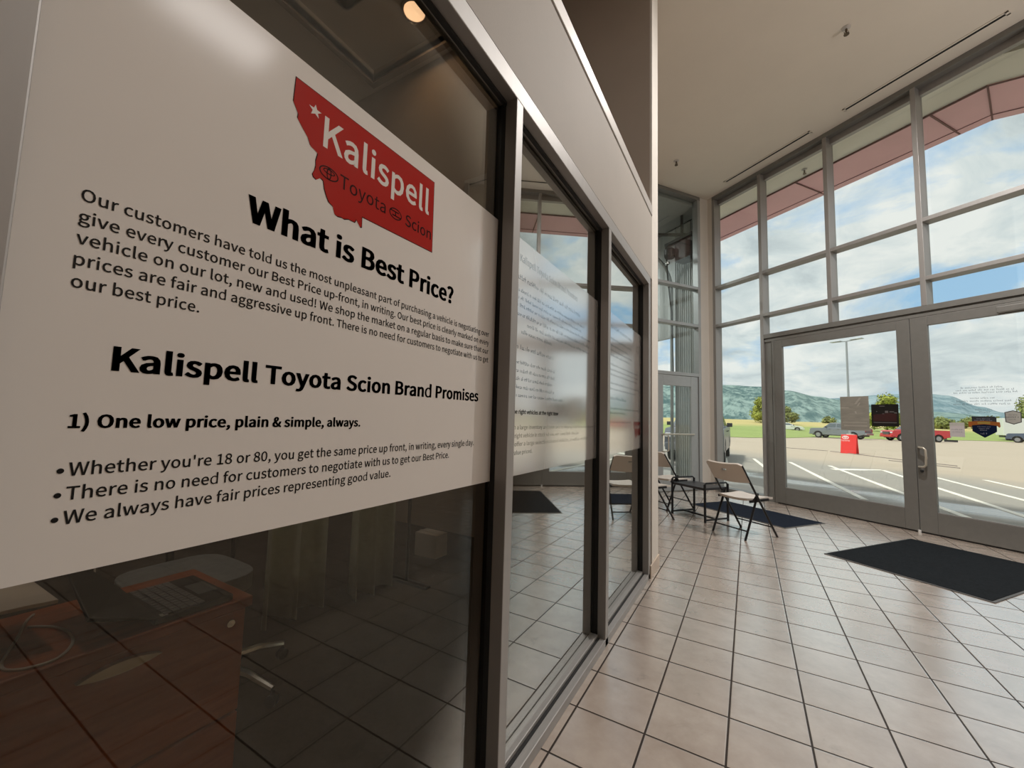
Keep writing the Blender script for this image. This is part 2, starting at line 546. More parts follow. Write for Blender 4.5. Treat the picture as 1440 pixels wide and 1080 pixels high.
# ------------------------------------------------------------------ mesh helpers
class MB:
    def __init__(self):
        self.v = []
        self.f = []

    def add(self, verts, faces):
        b = len(self.v)
        self.v += [Vector(p) for p in verts]
        self.f += [tuple(b + i for i in q) for q in faces]

    def hexa(self, p):       # 8 points: bottom 4, top 4
        self.add(p, [(0, 3, 2, 1), (4, 5, 6, 7), (0, 1, 5, 4), (1, 2, 6, 5), (2, 3, 7, 6), (3, 0, 4, 7)])

    def box(self, x0, x1, y0, y1, z0, z1):
        self.hexa([(x0, y0, z0), (x1, y0, z0), (x1, y1, z0), (x0, y1, z0), (x0, y0, z1), (x1, y0, z1), (x1, y1, z1), (x0, y1, z1)])

    def wbox(self, s0, s1, n0, n1, z0, z1):      # box in the frame of the entrance wall
        self.hexa([P(s0, n0, z0), P(s1, n0, z0), P(s1, n1, z0), P(s0, n1, z0), P(s0, n0, z1), P(s1, n0, z1), P(s1, n1, z1), P(s0, n1, z1)])

    def bar(self, p, q, w, h, up=(0, 0, 1)):
        p, q = Vector(p), Vector(q)
        d = (q - p).normalized()
        up = Vector(up)
        if abs(d.dot(up)) > 0.97:
            up = Vector((1, 0, 0))
        a = d.cross(up).normalized()
        b = a.cross(d).normalized()
        a, b = a * w / 2, b * h / 2
        self.hexa([p - a - b, p + a - b, p + a + b, p - a + b, q - a - b, q + a - b, q + a + b, q - a + b])

    def tube(self, pts, r, n=8, closed=False):
        pts = [Vector(p) for p in pts]
        m = len(pts)
        rad = r if isinstance(r, (list, tuple)) else [r] * m
        rings = []
        ref = None
        for i, p in enumerate(pts):
            if closed:
                d = pts[(i + 1) % m] - pts[i - 1]
            else:
                d = pts[min(i + 1, m - 1)] - pts[max(i - 1, 0)]
            d.normalize()
            if ref is None:
                ref = Vector((0, 0, 1)) if abs(d.z) < 0.9 else Vector((1, 0, 0))
            a = (ref - d * ref.dot(d)).normalized()
            ref = a
            b = d.cross(a)
            rings.append([p + (a * math.cos(2 * math.pi * k / n) + b * math.sin(2 * math.pi * k / n)) * rad[i] for k in range(n)])
        vs = [q for rg in rings for q in rg]
        fs = []
        for i in range(m if closed else m - 1):
            j = (i + 1) % m
            for k in range(n):
                fs.append((i * n + k, i * n + (k + 1) % n, j * n + (k + 1) % n, j * n + k))
        if not closed:
            fs.append(tuple(range(n - 1, -1, -1)))
            fs.append(tuple((m - 1) * n + k for k in range(n)))
        self.add(vs, fs)

    def lathe(self, prof, c, ax=(0, 0, 1), n=20, caps=True):
        """prof: list of (radius, height along ax)"""
        ax = Vector(ax).normalized()
        ref = Vector((0, 0, 1)) if abs(ax.z) < 0.9 else Vector((1, 0, 0))
        a = (ref - ax * ref.dot(ax)).normalized()
        b = ax.cross(a)
        c = Vector(c)
        vs, fs = [], []
        for r, h in prof:
            for k in range(n):
                t = 2 * math.pi * k / n
                vs.append(c + ax * h + (a * math.cos(t) + b * math.sin(t)) * max(r, 1e-5))
        for i in range(len(prof) - 1):
            for k in range(n):
                fs.append((i * n + k, i * n + (k + 1) % n, (i + 1) * n + (k + 1) % n, (i + 1) * n + k))
        if caps:
            fs.append(tuple(range(n - 1, -1, -1)))
            fs.append(tuple((len(prof) - 1) * n + k for k in range(n)))
        self.add(vs, fs)

    def prism(self, poly, fn0, fn1):
        """poly: 2-D outline; fn0, fn1 map (u, v) to the two end faces"""
        n = len(poly)
        vs = [Vector(fn0(*p)) for p in poly] + [Vector(fn1(*p)) for p in poly]
        fs = [tuple(range(n - 1, -1, -1)), tuple(range(n, 2 * n))]
        fs += [(i, (i + 1) % n, n + (i + 1) % n, n + i) for i in range(n)]
        self.add(vs, fs)

    def build(self, name, m, parent=None, smooth=False, bevel=0.0, seg=2, loc=None, recalc=True, tri=True, sharp=40):
        me = bpy.data.meshes.new(name)
        if loc is None:
            if parent is not None:
                loc = Vector((0, 0, 0))
            else:
                xs = [p.x for p in self.v]
                ys = [p.y for p in self.v]
                zs = [p.z for p in self.v]
                loc = Vector(((min(xs) + max(xs)) / 2, (min(ys) + max(ys)) / 2, min(zs)))
        base = BASE.get(parent.name, Vector()) if parent is not None else Vector()
        org = Vector(loc) + (base if parent is not None else Vector())
        me.from_pydata([tuple(p - org) for p in self.v], [], self.f)
        bm = bmesh.new()
        bm.from_mesh(me)
        if tri:
            ng = [f for f in bm.faces if len(f.verts) > 4]
            if ng:
                bmesh.ops.triangulate(bm, faces=ng, ngon_method='EAR_CLIP')
        if recalc:
            bmesh.ops.recalc_face_normals(bm, faces=bm.faces)
        if smooth:
            for f in bm.faces:
                f.smooth = True
            for e in bm.edges:
                if len(e.link_faces) == 2 and e.calc_face_angle(0) > math.radians(sharp):
                    e.smooth = False
        bm.to_mesh(me)
        bm.free()
        me.materials.append(MATS[m])
        o = bpy.data.objects.new(name, me)
        C.objects.link(o)
        if parent is not None:
            o.parent = parent
            BASE[o.name] = org
        else:
            BASE[o.name] = Vector(loc)
        o.location = loc
        if bevel:
            md = o.modifiers.new('bevel', 'BEVEL')
            md.width = bevel
            md.segments = seg
            md.limit_method = 'ANGLE'
            md.angle_limit = math.radians(35)
        return o


BASE = {}


def tag(o, label=None, cat=None, group=None, kind=None):
    if label:
        o['label'] = label
    if cat:
        o['category'] = cat
    if group:
        o['group'] = group
    if kind:
        o['kind'] = kind
    return o


def thing(name, label, cat, loc=(0, 0, 0), group=None):
    o = bpy.data.objects.new(name, None)
    o.empty_display_size = 0.1
    C.objects.link(o)
    o.location = loc
    BASE[o.name] = Vector(loc)
    return tag(o, label, cat, group)


def struct(o):
    o['kind'] = 'structure'
    return o


def box_obj(name, m, b, parent=None, **kw):
    mb = MB()
    mb.box(*b)
    return mb.build(name, m, parent, **kw)


def wbox_obj(name, m, b, parent=None, **kw):
    mb = MB()
    mb.wbox(*b)
    return mb.build(name, m, parent, **kw)


def smooth_path(pts, k):
    p = [Vector(q) for q in pts]
    out_ = []
    for i in range(len(p) - 1):
        a, b, c, d = p[max(i - 1, 0)], p[i], p[i + 1], p[min(i + 2, len(p) - 1)]
        for j in range(k):
            t = j / k
            out_.append(0.5 * ((2 * b) + (c - a) * t + (2 * a - 5 * b + 4 * c - d) * t * t + (3 * b - a - 3 * c + d) * t ** 3))
    return out_ + [p[-1]]


def copy_tree(o, parent=None):
    c = o.copy()
    C.objects.link(c)
    c.parent = parent
    for ch in list(o.children):
        copy_tree(ch, c)
    return c


# ------------------------------------------------------------------ lettering
_txt_cache = {}


# outlines of the letters used on the signs: advance and contours, in thousandths of the type size
GL = {
    '!': (317, '127,217 189,217 201,632 203,734 113,734 115,632|158,-13 191,-4 214,19 223,55 214,91 191,115 158,124 125,115 102,91 93,55 102,19 125,-4'),
    '&': (667, '254,-13 333,-3 401,26 461,70 519,33 574,5 626,-13 650,62 608,77 563,100 516,130 567,209 609,295 641,387 558,387 531,309 498,238 457,175 390,236 328,304 275,377 352,437 412,506 436,590 419,664 371,713 295,731 208,709 151,649 130,563 136,509 152,452 177,394 107,339 56,272 35,186 63,83 140,13|402,117 359,86 313,66 265,59 192,75 142,121 123,191 135,243 167,290 214,331 269,255 333,183|241,436 223,480 211,523 207,564 218,617 249,655 296,669 335,657 357,628 364,588 347,531 302,482'),
    "'": (273, '108,474 164,474 180,656 182,756 88,756 90,656'),
    ')': (331, '97,-192 175,-41 224,123 241,305 224,486 175,650 97,802 41,776 111,629 154,470 168,305 154,139 111,-20 41,-168'),
    ',': (273, '74,-186 150,-138 199,-68 217,19 208,75 182,111 141,124 108,116 83,94 74,61 83,27 106,6 139,-2 150,-1 138,-56 104,-100 52,-133'),
    '-': (340, '45,240 296,240 296,309 45,309'),
    '.': (273, '136,-13 169,-4 192,19 201,55 192,91 169,115 136,124 103,115 80,91 72,55 80,19 103,-4'),
    '0': (544, '273,-13 391,29 468,153 496,362 468,568 391,691 273,731 154,691 76,568 49,362 76,153 154,29|273,60 201,91 153,190 135,362 153,533 201,630 273,661 344,630 392,533 410,362 392,190 344,91'),
    '1': (544, '86,0 480,0 480,75 336,75 336,719 268,719 226,698 177,681 119,668 119,611 247,611 247,75 86,75'),
    '2': (544, '43,0 495,0 495,77 296,77 258,76 217,74 178,71 327,226 425,375 461,521 435,632 362,705 251,731 168,718 100,682 39,626 91,575 135,618 184,648 240,659 314,640 358,590 373,517 337,385 229,233 43,53'),
    '3': (544, '258,-13 375,12 458,82 489,192 469,279 414,340 337,375 337,379 404,417 449,474 465,552 437,649 363,710 255,731 178,720 112,690 55,646 103,589 147,626 197,650 252,659 317,645 359,605 374,545 355,475 292,426 175,408 175,339 307,321 377,271 398,195 379,124 328,78 252,62 179,74 121,104 75,144 28,86 84,38 159,1'),
    '4': (544, '333,0 418,0 418,198 514,198 514,270 418,270 418,719 319,719 20,257 20,198 333,198|333,270 113,270 276,515 297,550 316,586 334,621 338,621 336,579 334,532 333,490'),
    '5': (544, '257,-13 371,16 458,100 492,233 462,363 384,439 275,463 236,459 200,450 168,434 186,642 457,642 457,719 108,719 84,383 132,353 171,376 209,390 252,395 331,376 382,320 401,231 380,141 326,82 248,62 174,73 117,102 72,141 26,82 83,36 158,1'),
    '6': (544, '295,-13 398,17 473,98 502,221 477,346 408,421 302,446 245,436 189,406 139,360 167,536 233,630 325,658 367,651 406,632 438,603 489,658 444,696 388,722 321,731 190,693 93,569 55,343 87,145 172,27|141,288 190,342 240,371 287,379 360,360 403,305 417,221 400,135 357,78 295,58 217,84 165,162'),
    '7': (544, '194,0 287,0 310,249 371,459 498,665 498,719 48,719 48,642 397,642 285,449 221,244'),
    '8': (544, '275,-13 392,12 471,78 499,173 482,258 438,319 378,362 378,367 422,410 458,469 474,540 450,638 382,705 276,729 176,706 106,643 79,547 93,479 128,424 176,381 176,377 113,332 65,265 45,178 75,80 156,12|324,390 243,427 184,476 161,547 176,608 216,648 275,663 341,646 383,600 397,535 389,484 364,435|275,54 198,71 144,118 125,186 137,251 172,306 224,349 318,307 387,254 414,175 396,112 348,70'),
    '9': (544, '230,-13 358,27 453,156 491,390 459,580 373,694 249,731 146,702 72,621 43,498 68,374 137,298 241,273 301,283 358,314 407,360 378,184 313,90 227,62 182,68 141,87 106,117 57,61 102,23 159,-3|406,435 356,380 305,349 256,339 185,359 142,414 127,498 144,584 187,641 250,662 329,636 381,560'),
    '?': (465, '175,217 254,217 287,345 368,450 413,573 390,666 326,726 229,747 156,735 93,703 42,657 93,610 130,644 173,665 220,673 278,658 314,620 325,567 281,462 203,357|217,-13 250,-4 273,19 282,55 273,91 250,115 217,124 184,115 161,91 153,55 161,19 184,-4'),
    'A': (596, '4,0 95,0 165,220 427,220 496,0 592,0 348,719 247,719|187,291 223,402 247,482 271,563 294,645 298,645 321,563 345,483 371,402 405,291'),
    'B': (644, '99,0 327,0 470,23 565,93 600,211 581,295 530,352 454,382 454,387 511,421 547,476 559,543 527,645 440,701 312,719 99,719|189,414 189,647 300,647 394,636 451,599 470,531 452,468 396,428 296,414|189,73 189,343 315,343 422,329 488,287 511,214 487,134 420,88 315,73'),
    'H': (714, '99,0 189,0 189,339 525,339 525,0 616,0 616,719 525,719 525,418 189,418 189,719 99,719'),
    'K': (633, '99,0 189,0 189,227 313,375 528,0 629,0 370,446 595,719 492,719 191,358 189,358 189,719 99,719'),
    'M': (796, '99,0 180,0 180,398 179,466 174,541 169,610 173,610 230,446 367,73 427,73 563,446 621,610 625,610 619,541 615,466 613,398 613,0 697,0 697,719 588,719 451,334 435,285 419,235 401,184 397,184 380,235 363,285 345,334 208,719 99,719'),
    'O': (727, '364,-13 523,33 631,162 671,362 631,560 523,687 364,731 204,687 96,560 57,362 96,162 204,33|364,67 251,103 177,206 150,362 177,517 251,617 364,652 477,617 551,517 577,362 551,206 477,103'),
    'P': (621, '99,0 189,0 189,286 308,286 447,310 539,383 573,508 539,632 445,699 304,719 99,719|189,360 189,645 292,645 398,633 461,590 482,508 462,424 401,375 296,360'),
    'R': (623, '189,377 189,645 310,645 405,633 464,593 484,518 464,439 405,393 310,377|493,0 595,0 413,315 498,353 554,420 575,518 542,636 454,700 324,719 99,719 99,0 189,0 189,305 319,305'),
    'S': (584, '298,-13 428,15 512,88 542,191 522,280 470,341 394,383 292,427 236,453 191,491 173,548 189,603 236,639 307,652 369,644 423,621 471,585 518,643 460,689 388,720 307,731 190,707 110,640 80,541 103,453 159,394 226,357 329,312 391,282 434,243 450,183 432,122 380,81 299,67 226,78 158,109 101,156 47,93 117,37 201,0'),
    'T': (587, '248,0 339,0 339,642 557,642 557,719 30,719 30,642 248,642'),
    'W': (861, '177,0 285,0 392,433 404,489 417,543 428,597 432,597 444,543 455,489 468,433 576,0 686,0 834,719 748,719 671,327 658,250 644,172 631,94 625,94 608,172 592,250 575,327 475,719 391,719 292,327 275,250 257,172 241,94 237,94 223,172 209,250 194,327 119,719 25,719'),
    'Y': (521, '215,0 305,0 305,278 522,719 427,719 335,516 312,463 288,411 263,358 259,358 234,411 211,463 188,516 95,719 -1,719 215,278'),
    'a': (552, '213,-13 276,-2 335,25 389,64 392,64 400,0 474,0 474,327 455,443 395,519 289,546 207,535 137,508 80,476 115,415 161,442 215,463 275,472 342,452 375,403 384,337 199,300 92,236 58,138 78,56 133,5|238,60 190,68 157,95 144,144 167,205 242,249 384,277 384,129 335,91 287,68'),
    'b': (606, '325,-13 439,21 523,119 556,275 531,418 460,512 344,546 285,536 228,509 176,472 180,567 180,780 90,780 90,0 162,0 170,55 174,55 222,19 274,-5|310,63 271,68 227,85 180,118 180,398 229,438 276,462 322,471 403,446 449,377 463,274 443,160 389,88'),
    'c': (500, '300,-13 362,-5 421,18 473,54 433,115 397,88 355,69 308,62 222,87 164,158 143,266 165,373 224,445 311,471 350,465 385,449 417,425 462,483 421,514 370,537 307,546 180,513 87,417 51,266 84,115 173,20'),
    'd': (608, '272,-13 333,-2 387,25 433,63 436,63 444,0 518,0 518,780 427,780 427,575 432,484 386,517 339,539 282,546 169,512 85,415 52,266 79,115 155,20|291,63 212,87 162,157 144,267 165,374 220,445 298,471 341,465 384,447 427,415 427,135 383,95 338,71'),
    'e': (543, '306,-13 373,-6 431,14 480,41 449,101 408,78 364,64 316,59 226,82 165,146 139,245 498,245 502,296 477,428 405,515 289,546 173,512 86,416 51,266 85,116 177,20|138,309 166,399 220,455 291,475 363,456 408,400 424,309'),
    'f': (319, '32,460 105,460 105,0 194,0 194,460 307,460 307,532 194,532 194,617 202,674 227,710 270,722 289,720 309,715 329,707 349,776 322,785 292,791 260,793 173,772 122,711 105,618 105,532 32,527'),
    'g': (553, '270,-245 413,-219 506,-153 539,-61 518,11 456,53 354,66 249,66 193,73 164,94 156,124 160,149 173,170 190,187 215,177 242,171 269,169 368,191 438,255 464,354 458,397 443,435 421,464 529,464 529,532 344,532 323,539 298,544 269,546 170,523 97,457 70,356 80,297 105,248 139,213 139,209 111,184 89,151 80,110 87,72 104,43 128,23 128,18 86,-17 59,-58 50,-103 78,-180 155,-229|269,229 212,245 172,289 156,356 171,423 212,466 269,480 326,466 367,423 382,356 367,289 326,245|282,-183 199,-172 147,-140 128,-90 134,-59 151,-29 182,0 206,-5 230,-7 251,-8 343,-8 402,-14 439,-36 451,-75 430,-128 372,-168'),
    'h': (595, '90,0 180,0 180,386 229,431 275,459 325,468 383,453 416,407 426,325 426,0 516,0 516,337 498,452 445,522 353,546 286,534 228,502 176,457 180,567 180,780 90,780'),
    'i': (270, '90,0 180,0 180,532 90,532|135,642 166,650 187,670 195,702 187,732 166,752 135,760 104,752 84,732 76,702 84,670 104,650'),
    'j': (270, '34,-237 119,-216 166,-155 180,-61 180,532 91,532 91,-61 86,-117 66,-153 25,-166 -2,-163 -25,-156 -43,-224 -22,-231 4,-235|135,642 166,650 187,670 195,702 187,732 166,752 135,760 104,752 83,732 75,702 83,670 104,650'),
    'k': (541, '90,0 178,0 178,140 278,257 434,0 531,0 330,318 508,532 408,532 182,252 178,252 178,780 90,780'),
    'l': (278, '184,-13 215,-10 236,-5 224,64 205,62 188,71 180,100 180,780 90,780 90,106 100,42 130,1'),
    'm': (908, '90,0 180,0 180,386 227,432 272,459 314,468 369,453 402,407 413,325 413,0 502,0 502,386 550,432 594,459 636,468 692,453 725,407 735,325 735,0 825,0 825,337 807,452 754,522 664,546 601,533 543,497 487,444 458,498 410,534 340,546 279,534 224,501 175,455 173,455 164,532 90,532'),
    'n': (598, '90,0 180,0 180,386 229,431 275,459 325,468 383,453 416,407 426,325 426,0 516,0 516,337 498,452 445,522 353,546 286,534 227,501 175,455 173,455 164,532 90,532'),
    'o': (594, '297,-13 419,20 508,115 543,266 508,417 419,513 297,546 175,513 86,417 51,266 86,115 175,20|297,62 216,87 163,158 143,266 163,373 216,445 297,471 378,445 432,373 452,266 432,158 378,87'),
    'p': (608, '90,-225 180,-225 180,-44 177,49 226,15 276,-6 325,-13 439,21 523,119 556,275 531,418 460,512 344,546 283,535 226,508 175,471 173,471 164,532 90,532|310,63 271,68 227,85 180,118 180,398 230,438 277,462 322,471 403,446 449,377 463,274 443,160 389,88'),
    'q': (608, '427,-225 518,-225 518,532 446,532 437,482 435,482 389,517 339,539 282,546 169,512 85,415 52,266 79,115 155,20 272,-13 331,-3 385,24 432,62 427,-35|291,63 212,87 162,157 144,267 165,374 220,445 298,471 341,465 384,447 427,415 427,135 383,95 338,71'),
    'r': (380, '90,0 180,0 180,342 221,414 267,454 314,466 342,463 366,457 382,534 365,541 347,545 325,546 268,532 217,494 175,435 173,435 164,532 90,532'),
    's': (459, '229,-13 335,9 400,66 423,145 398,225 337,274 261,307 204,330 163,358 146,399 157,438 189,466 245,476 289,470 329,453 366,429 409,485 363,516 307,538 244,546 145,526 82,472 61,395 84,321 142,273 216,241 273,217 319,186 337,140 326,98 291,68 232,57 174,65 122,87 75,121 31,61 88,23 156,-3'),
    't': (370, '257,-13 291,-10 324,-3 356,7 338,75 319,67 298,62 277,60 229,72 203,107 195,162 195,460 340,460 340,532 195,532 195,682 121,682 111,532 26,527 26,460 106,460 106,165 120,71 168,10'),
    'u': (595, '246,-13 313,-1 370,33 422,83 425,83 431,0 506,0 506,532 417,532 417,155 369,104 323,74 273,65 215,79 183,125 173,206 173,532 82,532 82,195 100,81 154,11'),
    'v': (511, '205,0 310,0 498,532 410,532 309,229 293,177 276,124 260,73 255,73 206,229 106,532 13,532'),
    'w': (786, '175,0 278,0 354,285 367,336 379,387 390,440 395,440 407,388 419,337 431,287 508,0 617,0 761,532 675,532 597,225 586,174 575,125 565,76 560,76 523,225 439,532 352,532 269,225 256,174 244,125 233,76 228,76 197,225 118,532 26,532'),
    'x': (488, '15,0 109,0 180,125 199,157 216,189 234,220 239,220 259,189 279,157 297,125 375,0 474,0 298,269 460,532 367,532 301,416 254,326 249,326 231,356 214,386 197,416 125,532 28,532 190,277'),
    'y': (511, '99,-229 189,-205 253,-139 298,-45 498,532 411,532 315,237 272,86 267,86 248,137 231,188 214,237 106,532 13,532 226,-1 215,-41 187,-100 148,-141 95,-156 73,-153 54,-147 36,-219 55,-224 76,-228'),
    'z': (466, '34,0 437,0 437,73 147,73 428,484 428,532 65,532 65,460 315,460 34,48'),
    ' ': (219, ''),
}


def glyphs(body, bold):
    key = (body, bold)
    if key in _txt_cache:
        return _txt_cache[key]
    cu = bpy.data.curves.new('lettering_source', 'CURVE')
    cu.dimensions = '2D'
    cu.fill_mode = 'BOTH'
    cu.offset = bold
    pen = 0.0
    for ch in body:
        adv, enc = GL[ch]
        for con in (enc.split('|') if enc else ()):
            pts = [tuple(int(k) for k in q.split(',')) for q in con.split(' ')]
            sp = cu.splines.new('POLY')
            sp.points.add(len(pts) - 1)
            for q, (x, y) in zip(sp.points, pts):
                q.co = (pen + x / 1000, y / 1000, 0, 1)
            sp.use_cyclic_u = True
        pen += adv / 1000 + bold * 1.1
    o = bpy.data.objects.new('lettering_source', cu)
    C.objects.link(o)
    dg = bpy.context.evaluated_depsgraph_get()
    me = bpy.data.meshes.new_from_object(o.evaluated_get(dg))
    v = [tuple(p.co) for p in me.vertices]
    f = [tuple(p.vertices) for p in me.polygons]
    bpy.data.objects.remove(o)
    bpy.data.curves.remove(cu)
    bpy.data.meshes.remove(me)
    _txt_cache[key] = (v, f)
    return v, f


CAP = None


def lettering(body, fn, u0, u1, v, cap, m, parent, bold=0.011, name='lettering', t=0.0):
    """fit one line of text between u0 and u1 on a flat face; fn(u, v) gives the point in space"""
    global CAP
    if CAP is None:
        hv, _ = glyphs('H', 0.0)
        CAP = max(p[1] for p in hv)
    fat = bold > 0.02
    off = 0.020 if fat else bold
    vs, fs = glyphs(body, off)
    x0, x1 = min(p[0] for p in vs), max(p[0] for p in vs)
    sh = bold - off
    k = (u1 - u0) / (x1 - x0 + 2 * sh)
    q = cap / (CAP + off)
    mb = MB()
    for d in ((-sh, -sh / 2, 0.0, sh / 2, sh) if fat else (0.0,)):     # heavy faces: the strokes widened sideways
        mb.add([fn(u0 + (p[0] - x0 + sh + d) * k, v + p[1] * q) for p in vs], fs)
    o = mb.build(name, m, parent, recalc=False)
    return o


def scribble(fn, u0, u1, v, h, rnd, mb, fill=0.78):
    """a line of print too small to read: letter-sized ticks in word-sized runs"""
    u = u0
    cw = h * 0.62
    while u < u1 - cw:
        n = rnd.randint(2, 8)
        for _ in range(n):
            if u + cw * 0.7 > u1:
                break
            hh = h * rnd.choice((0.62, 0.62, 0.66, 1.0))
            w = cw * 0.28
            mb.add([fn(u, v), fn(u + w, v), fn(u + w, v + hh), fn(u, v + hh)], [(0, 1, 2, 3)])
            if rnd.random() < fill:
                y = v + rnd.choice((0.0, 0.28, 0.5)) * h
                mb.add([fn(u, y), fn(u + cw * 0.72, y), fn(u + cw * 0.72, y + h * 0.13), fn(u, y + h * 0.13)], [(0, 1, 2, 3)])
            u += cw
        u += cw * 0.8


def ring2d(cx, cy, rx, ry, th, fn, mb, n=28):
    vs, fs = [], []
    for i in range(n):
        a = 2 * math.pi * i / n
        vs.append(fn(cx + rx * math.cos(a), cy + ry * math.sin(a)))
        vs.append(fn(cx + (rx - th) * math.cos(a), cy + (ry - th) * math.sin(a)))
    for i in range(n):
        j = (i + 1) % n
        fs.append((2 * i, 2 * j, 2 * j + 1, 2 * i + 1))
    mb.add(vs, fs)


# ================================================================== THE ROOM
XG = -0.74           # face of the office storefront frame
XP = -0.81           # its glass
YW = 3.75            # end wall of the office
WE = 1.06            # right end of the entrance wall (s)

# floor
corner = P(5.955, 7.10)
endp = P(WE, 7.10)
out = [(-7, -4.6), (7.6, -4.6), (7.6, endp.y), (endp.x, endp.y), (corner.x, corner.y)]
pj = P(5.955, 0.62)
out += [(pj.x, pj.y), (-7, pj.y)]
mb = MB()
mb.prism(out, lambda x, y: (x, y, -0.10), lambda x, y: (x, y, 0.0))
struct(mb.build('floor', 'floor_tile'))

mb = MB()
mb.box(-7, -0.872, -4.6, YW, 0.0, 0.002)
struct(mb.build('floor_office', 'office_carpet'))

# ceiling: lobby slab, and a stepped coffer over the office
mb = MB()
lob = [(-0.95, -4.6), (7.6, -4.6), (7.6, endp.y), (endp.x, endp.y), (corner.x, corner.y), (pj.x, pj.y), (-7, pj.y), (-7, 3.595), (-0.95, 3.595)]
mb.prism(lob, lambda x, y: (x, y, CEIL), lambda x, y: (x, y, CEIL + 0.1))
mb.box(-7, -4.527, -4.6, 3.595, CEIL, CEIL + 0.1)
mb.box(-4.527, -0.95, 2.814, 3.595, CEIL + 0.16, CEIL + 0.26)
mb.box(-4.527, -4.123, -4.6, 2.814, CEIL + 0.16, CEIL + 0.26)
mb.box(-4.123, -0.95, -4.6, 2.814, CEIL + 0.32, CEIL + 0.42)
mb.box(-4.56, -4.527, -4.6, 3.628, CEIL, CEIL + 0.26)
mb.box(-4.527, -0.92, 3.595, 3.628, CEIL, CEIL + 0.26)
mb.box(-4.156, -4.123, -4.6, 2.847, CEIL + 0.16, CEIL + 0.42)
mb.box(-4.123, -0.92, 2.814, 2.847, CEIL + 0.16, CEIL + 0.42)
mb.box(-0.95, -0.917, -4.6, 3.628, CEIL, CEIL + 0.42)
struct(mb.build('ceiling', 'ceiling_paint'))
mb = MB()
mb.box(-4.60, -4.527, -4.6, 3.668, CEIL - 0.035, CEIL)
mb.box(-4.527, -0.95, 3.595, 3.668, CEIL - 0.035, CEIL)
struct(mb.build('trim_3', 'taupe_wall'))

# walls
struct(box_obj('wall_office_end', 'taupe_wall', (-7, -0.76, YW, 4.02, 0, CEIL)))
struct(box_obj('wall_pier', 'drywall', (-0.76, XG, YW, 4.03, 0, CEIL)))
struct(box_obj('wall_back', 'taupe_wall', (-7, 7.6, -4.7, -4.6, 0, CEIL)))
struct(box_obj('wall_right', 'taupe_wall', (7.6, 7.7, -4.6, endp.y, 0, CEIL)))
struct(box_obj('wall_office_back', 'taupe_wall', (-7.1, -7, -4.6, pj.y, 0, CEIL + 0.4)))
mb = MB()
mb.prism([(endp.x, endp.y), (7.7, endp.y), (7.7, endp.y + 0.2), (endp.x + 0.15, endp.y + 0.2)], lambda x, y: (x, y, 0), lambda x, y: (x, y, CEIL))
struct(mb.build('wall_front', 'drywall'))
struct(wbox_obj('wall_side', 'drywall', (5.955, 6.10, 0.6, 5.54, 0, CEIL)))
mb = MB()
mb.prism([(5.85, 6.95), (5.955, 6.95), (5.955, 6.735), (6.13, 6.735), (6.13, 7.18), (5.85, 7.18)], lambda s, n: P(s, n, 0), lambda s, n: P(s, n, CEIL))
struct(mb.build('wall_corner', 'drywall', bevel=0.006))
# drywall band and metal cap over the office storefront
struct(box_obj('wall_left', 'drywall_darkened', (-0.86, XG, -4.6, YW, 2.615, 3.205)))
o = struct(box_obj('trim_1', 'cap_metal', (-0.875, XG + 0.004, -4.6, YW, 3.222, 3.312), bevel=0.004))
box_obj('reveal', 'slot_black', (-0.86, XG - 0.012, -4.6, YW, 3.205, 3.222), o)
# tile base along the pier
mb = MB()
mb.box(XG, XG + 0.012, 3.66, 4.03, 0, 0.105)
struct(mb.build('baseboard_left', 'tile_base', bevel=0.003))

# ---------------------------------------------------------------- office storefront
MY = [(-2.33, -2.28), (-1.14, -1.09), (0.050, 0.098), (1.245, 1.295), (2.430, 2.482), (3.615, 3.69)]
mb = MB()
mb.box(-0.815, XG, -4.6, 3.69, 2.535, 2.615)           # head
mb.box(-0.87, -0.8155, -4.6, 3.69, 2.59, 2.615)
win = struct(mb.build('window_1', 'aluminum', bevel=0.003))
mb = MB()
mb.box(-0.775, XG, -4.6, 3.69, 0.0, 0.045)
mb.box(-0.87, -0.788, -4.6, 3.69, 0.0, 0.06)
mb.build('sill', 'aluminum', win, bevel=0.003)
mb = MB()
mb.box(-0.788, -0.775, -4.6, 3.69, 0.0, 0.046)
mb.build('sill_gasket', 'rubber', win)
for a, b in MY:
    mb = MB()
    mb.box(-0.79, XG, a, b, 0.0, 2.535)
    mb.box(-0.87, -0.83, a, b, 0.0, 2.535)
    mb.build('mullion', 'aluminum', win, bevel=0.0025)
    mb = MB()
    mb.box(-0.83, -0.79, a + 0.004, b - 0.004, 0.0, 2.535)
    mb.build('gasket', 'rubber', win)
mb = MB()
mb.box(-0.80, -0.785, -4.6, 3.69, 2.522, 2.535)
mb.build('head_gasket', 'rubber', win)
for (a0, a), (b, b1) in zip(MY[:-1], MY[1:]):
    box_obj('glass_pane', 'office_glass', (XP - 0.008, XP - 0.001, a, b, 0.05, 2.589), win)

# ---------------------------------------------------------------- vinyl banners on the office glass
BX = XP + 0.0012


def bf(u, v):
    return Vector((BX + 0.0005, u, v))


def bf2(u, v):
    return Vector((BX + 0.0009, u, v))


def banner(y0, y1, label):
    o = box_obj('window_banner', 'vinyl_white', (XP - 0.0005, BX, y0, y1, 1.089, 2.067))
    tag(o, label, 'banner', 'vinyl banners on the office glass')
    return o


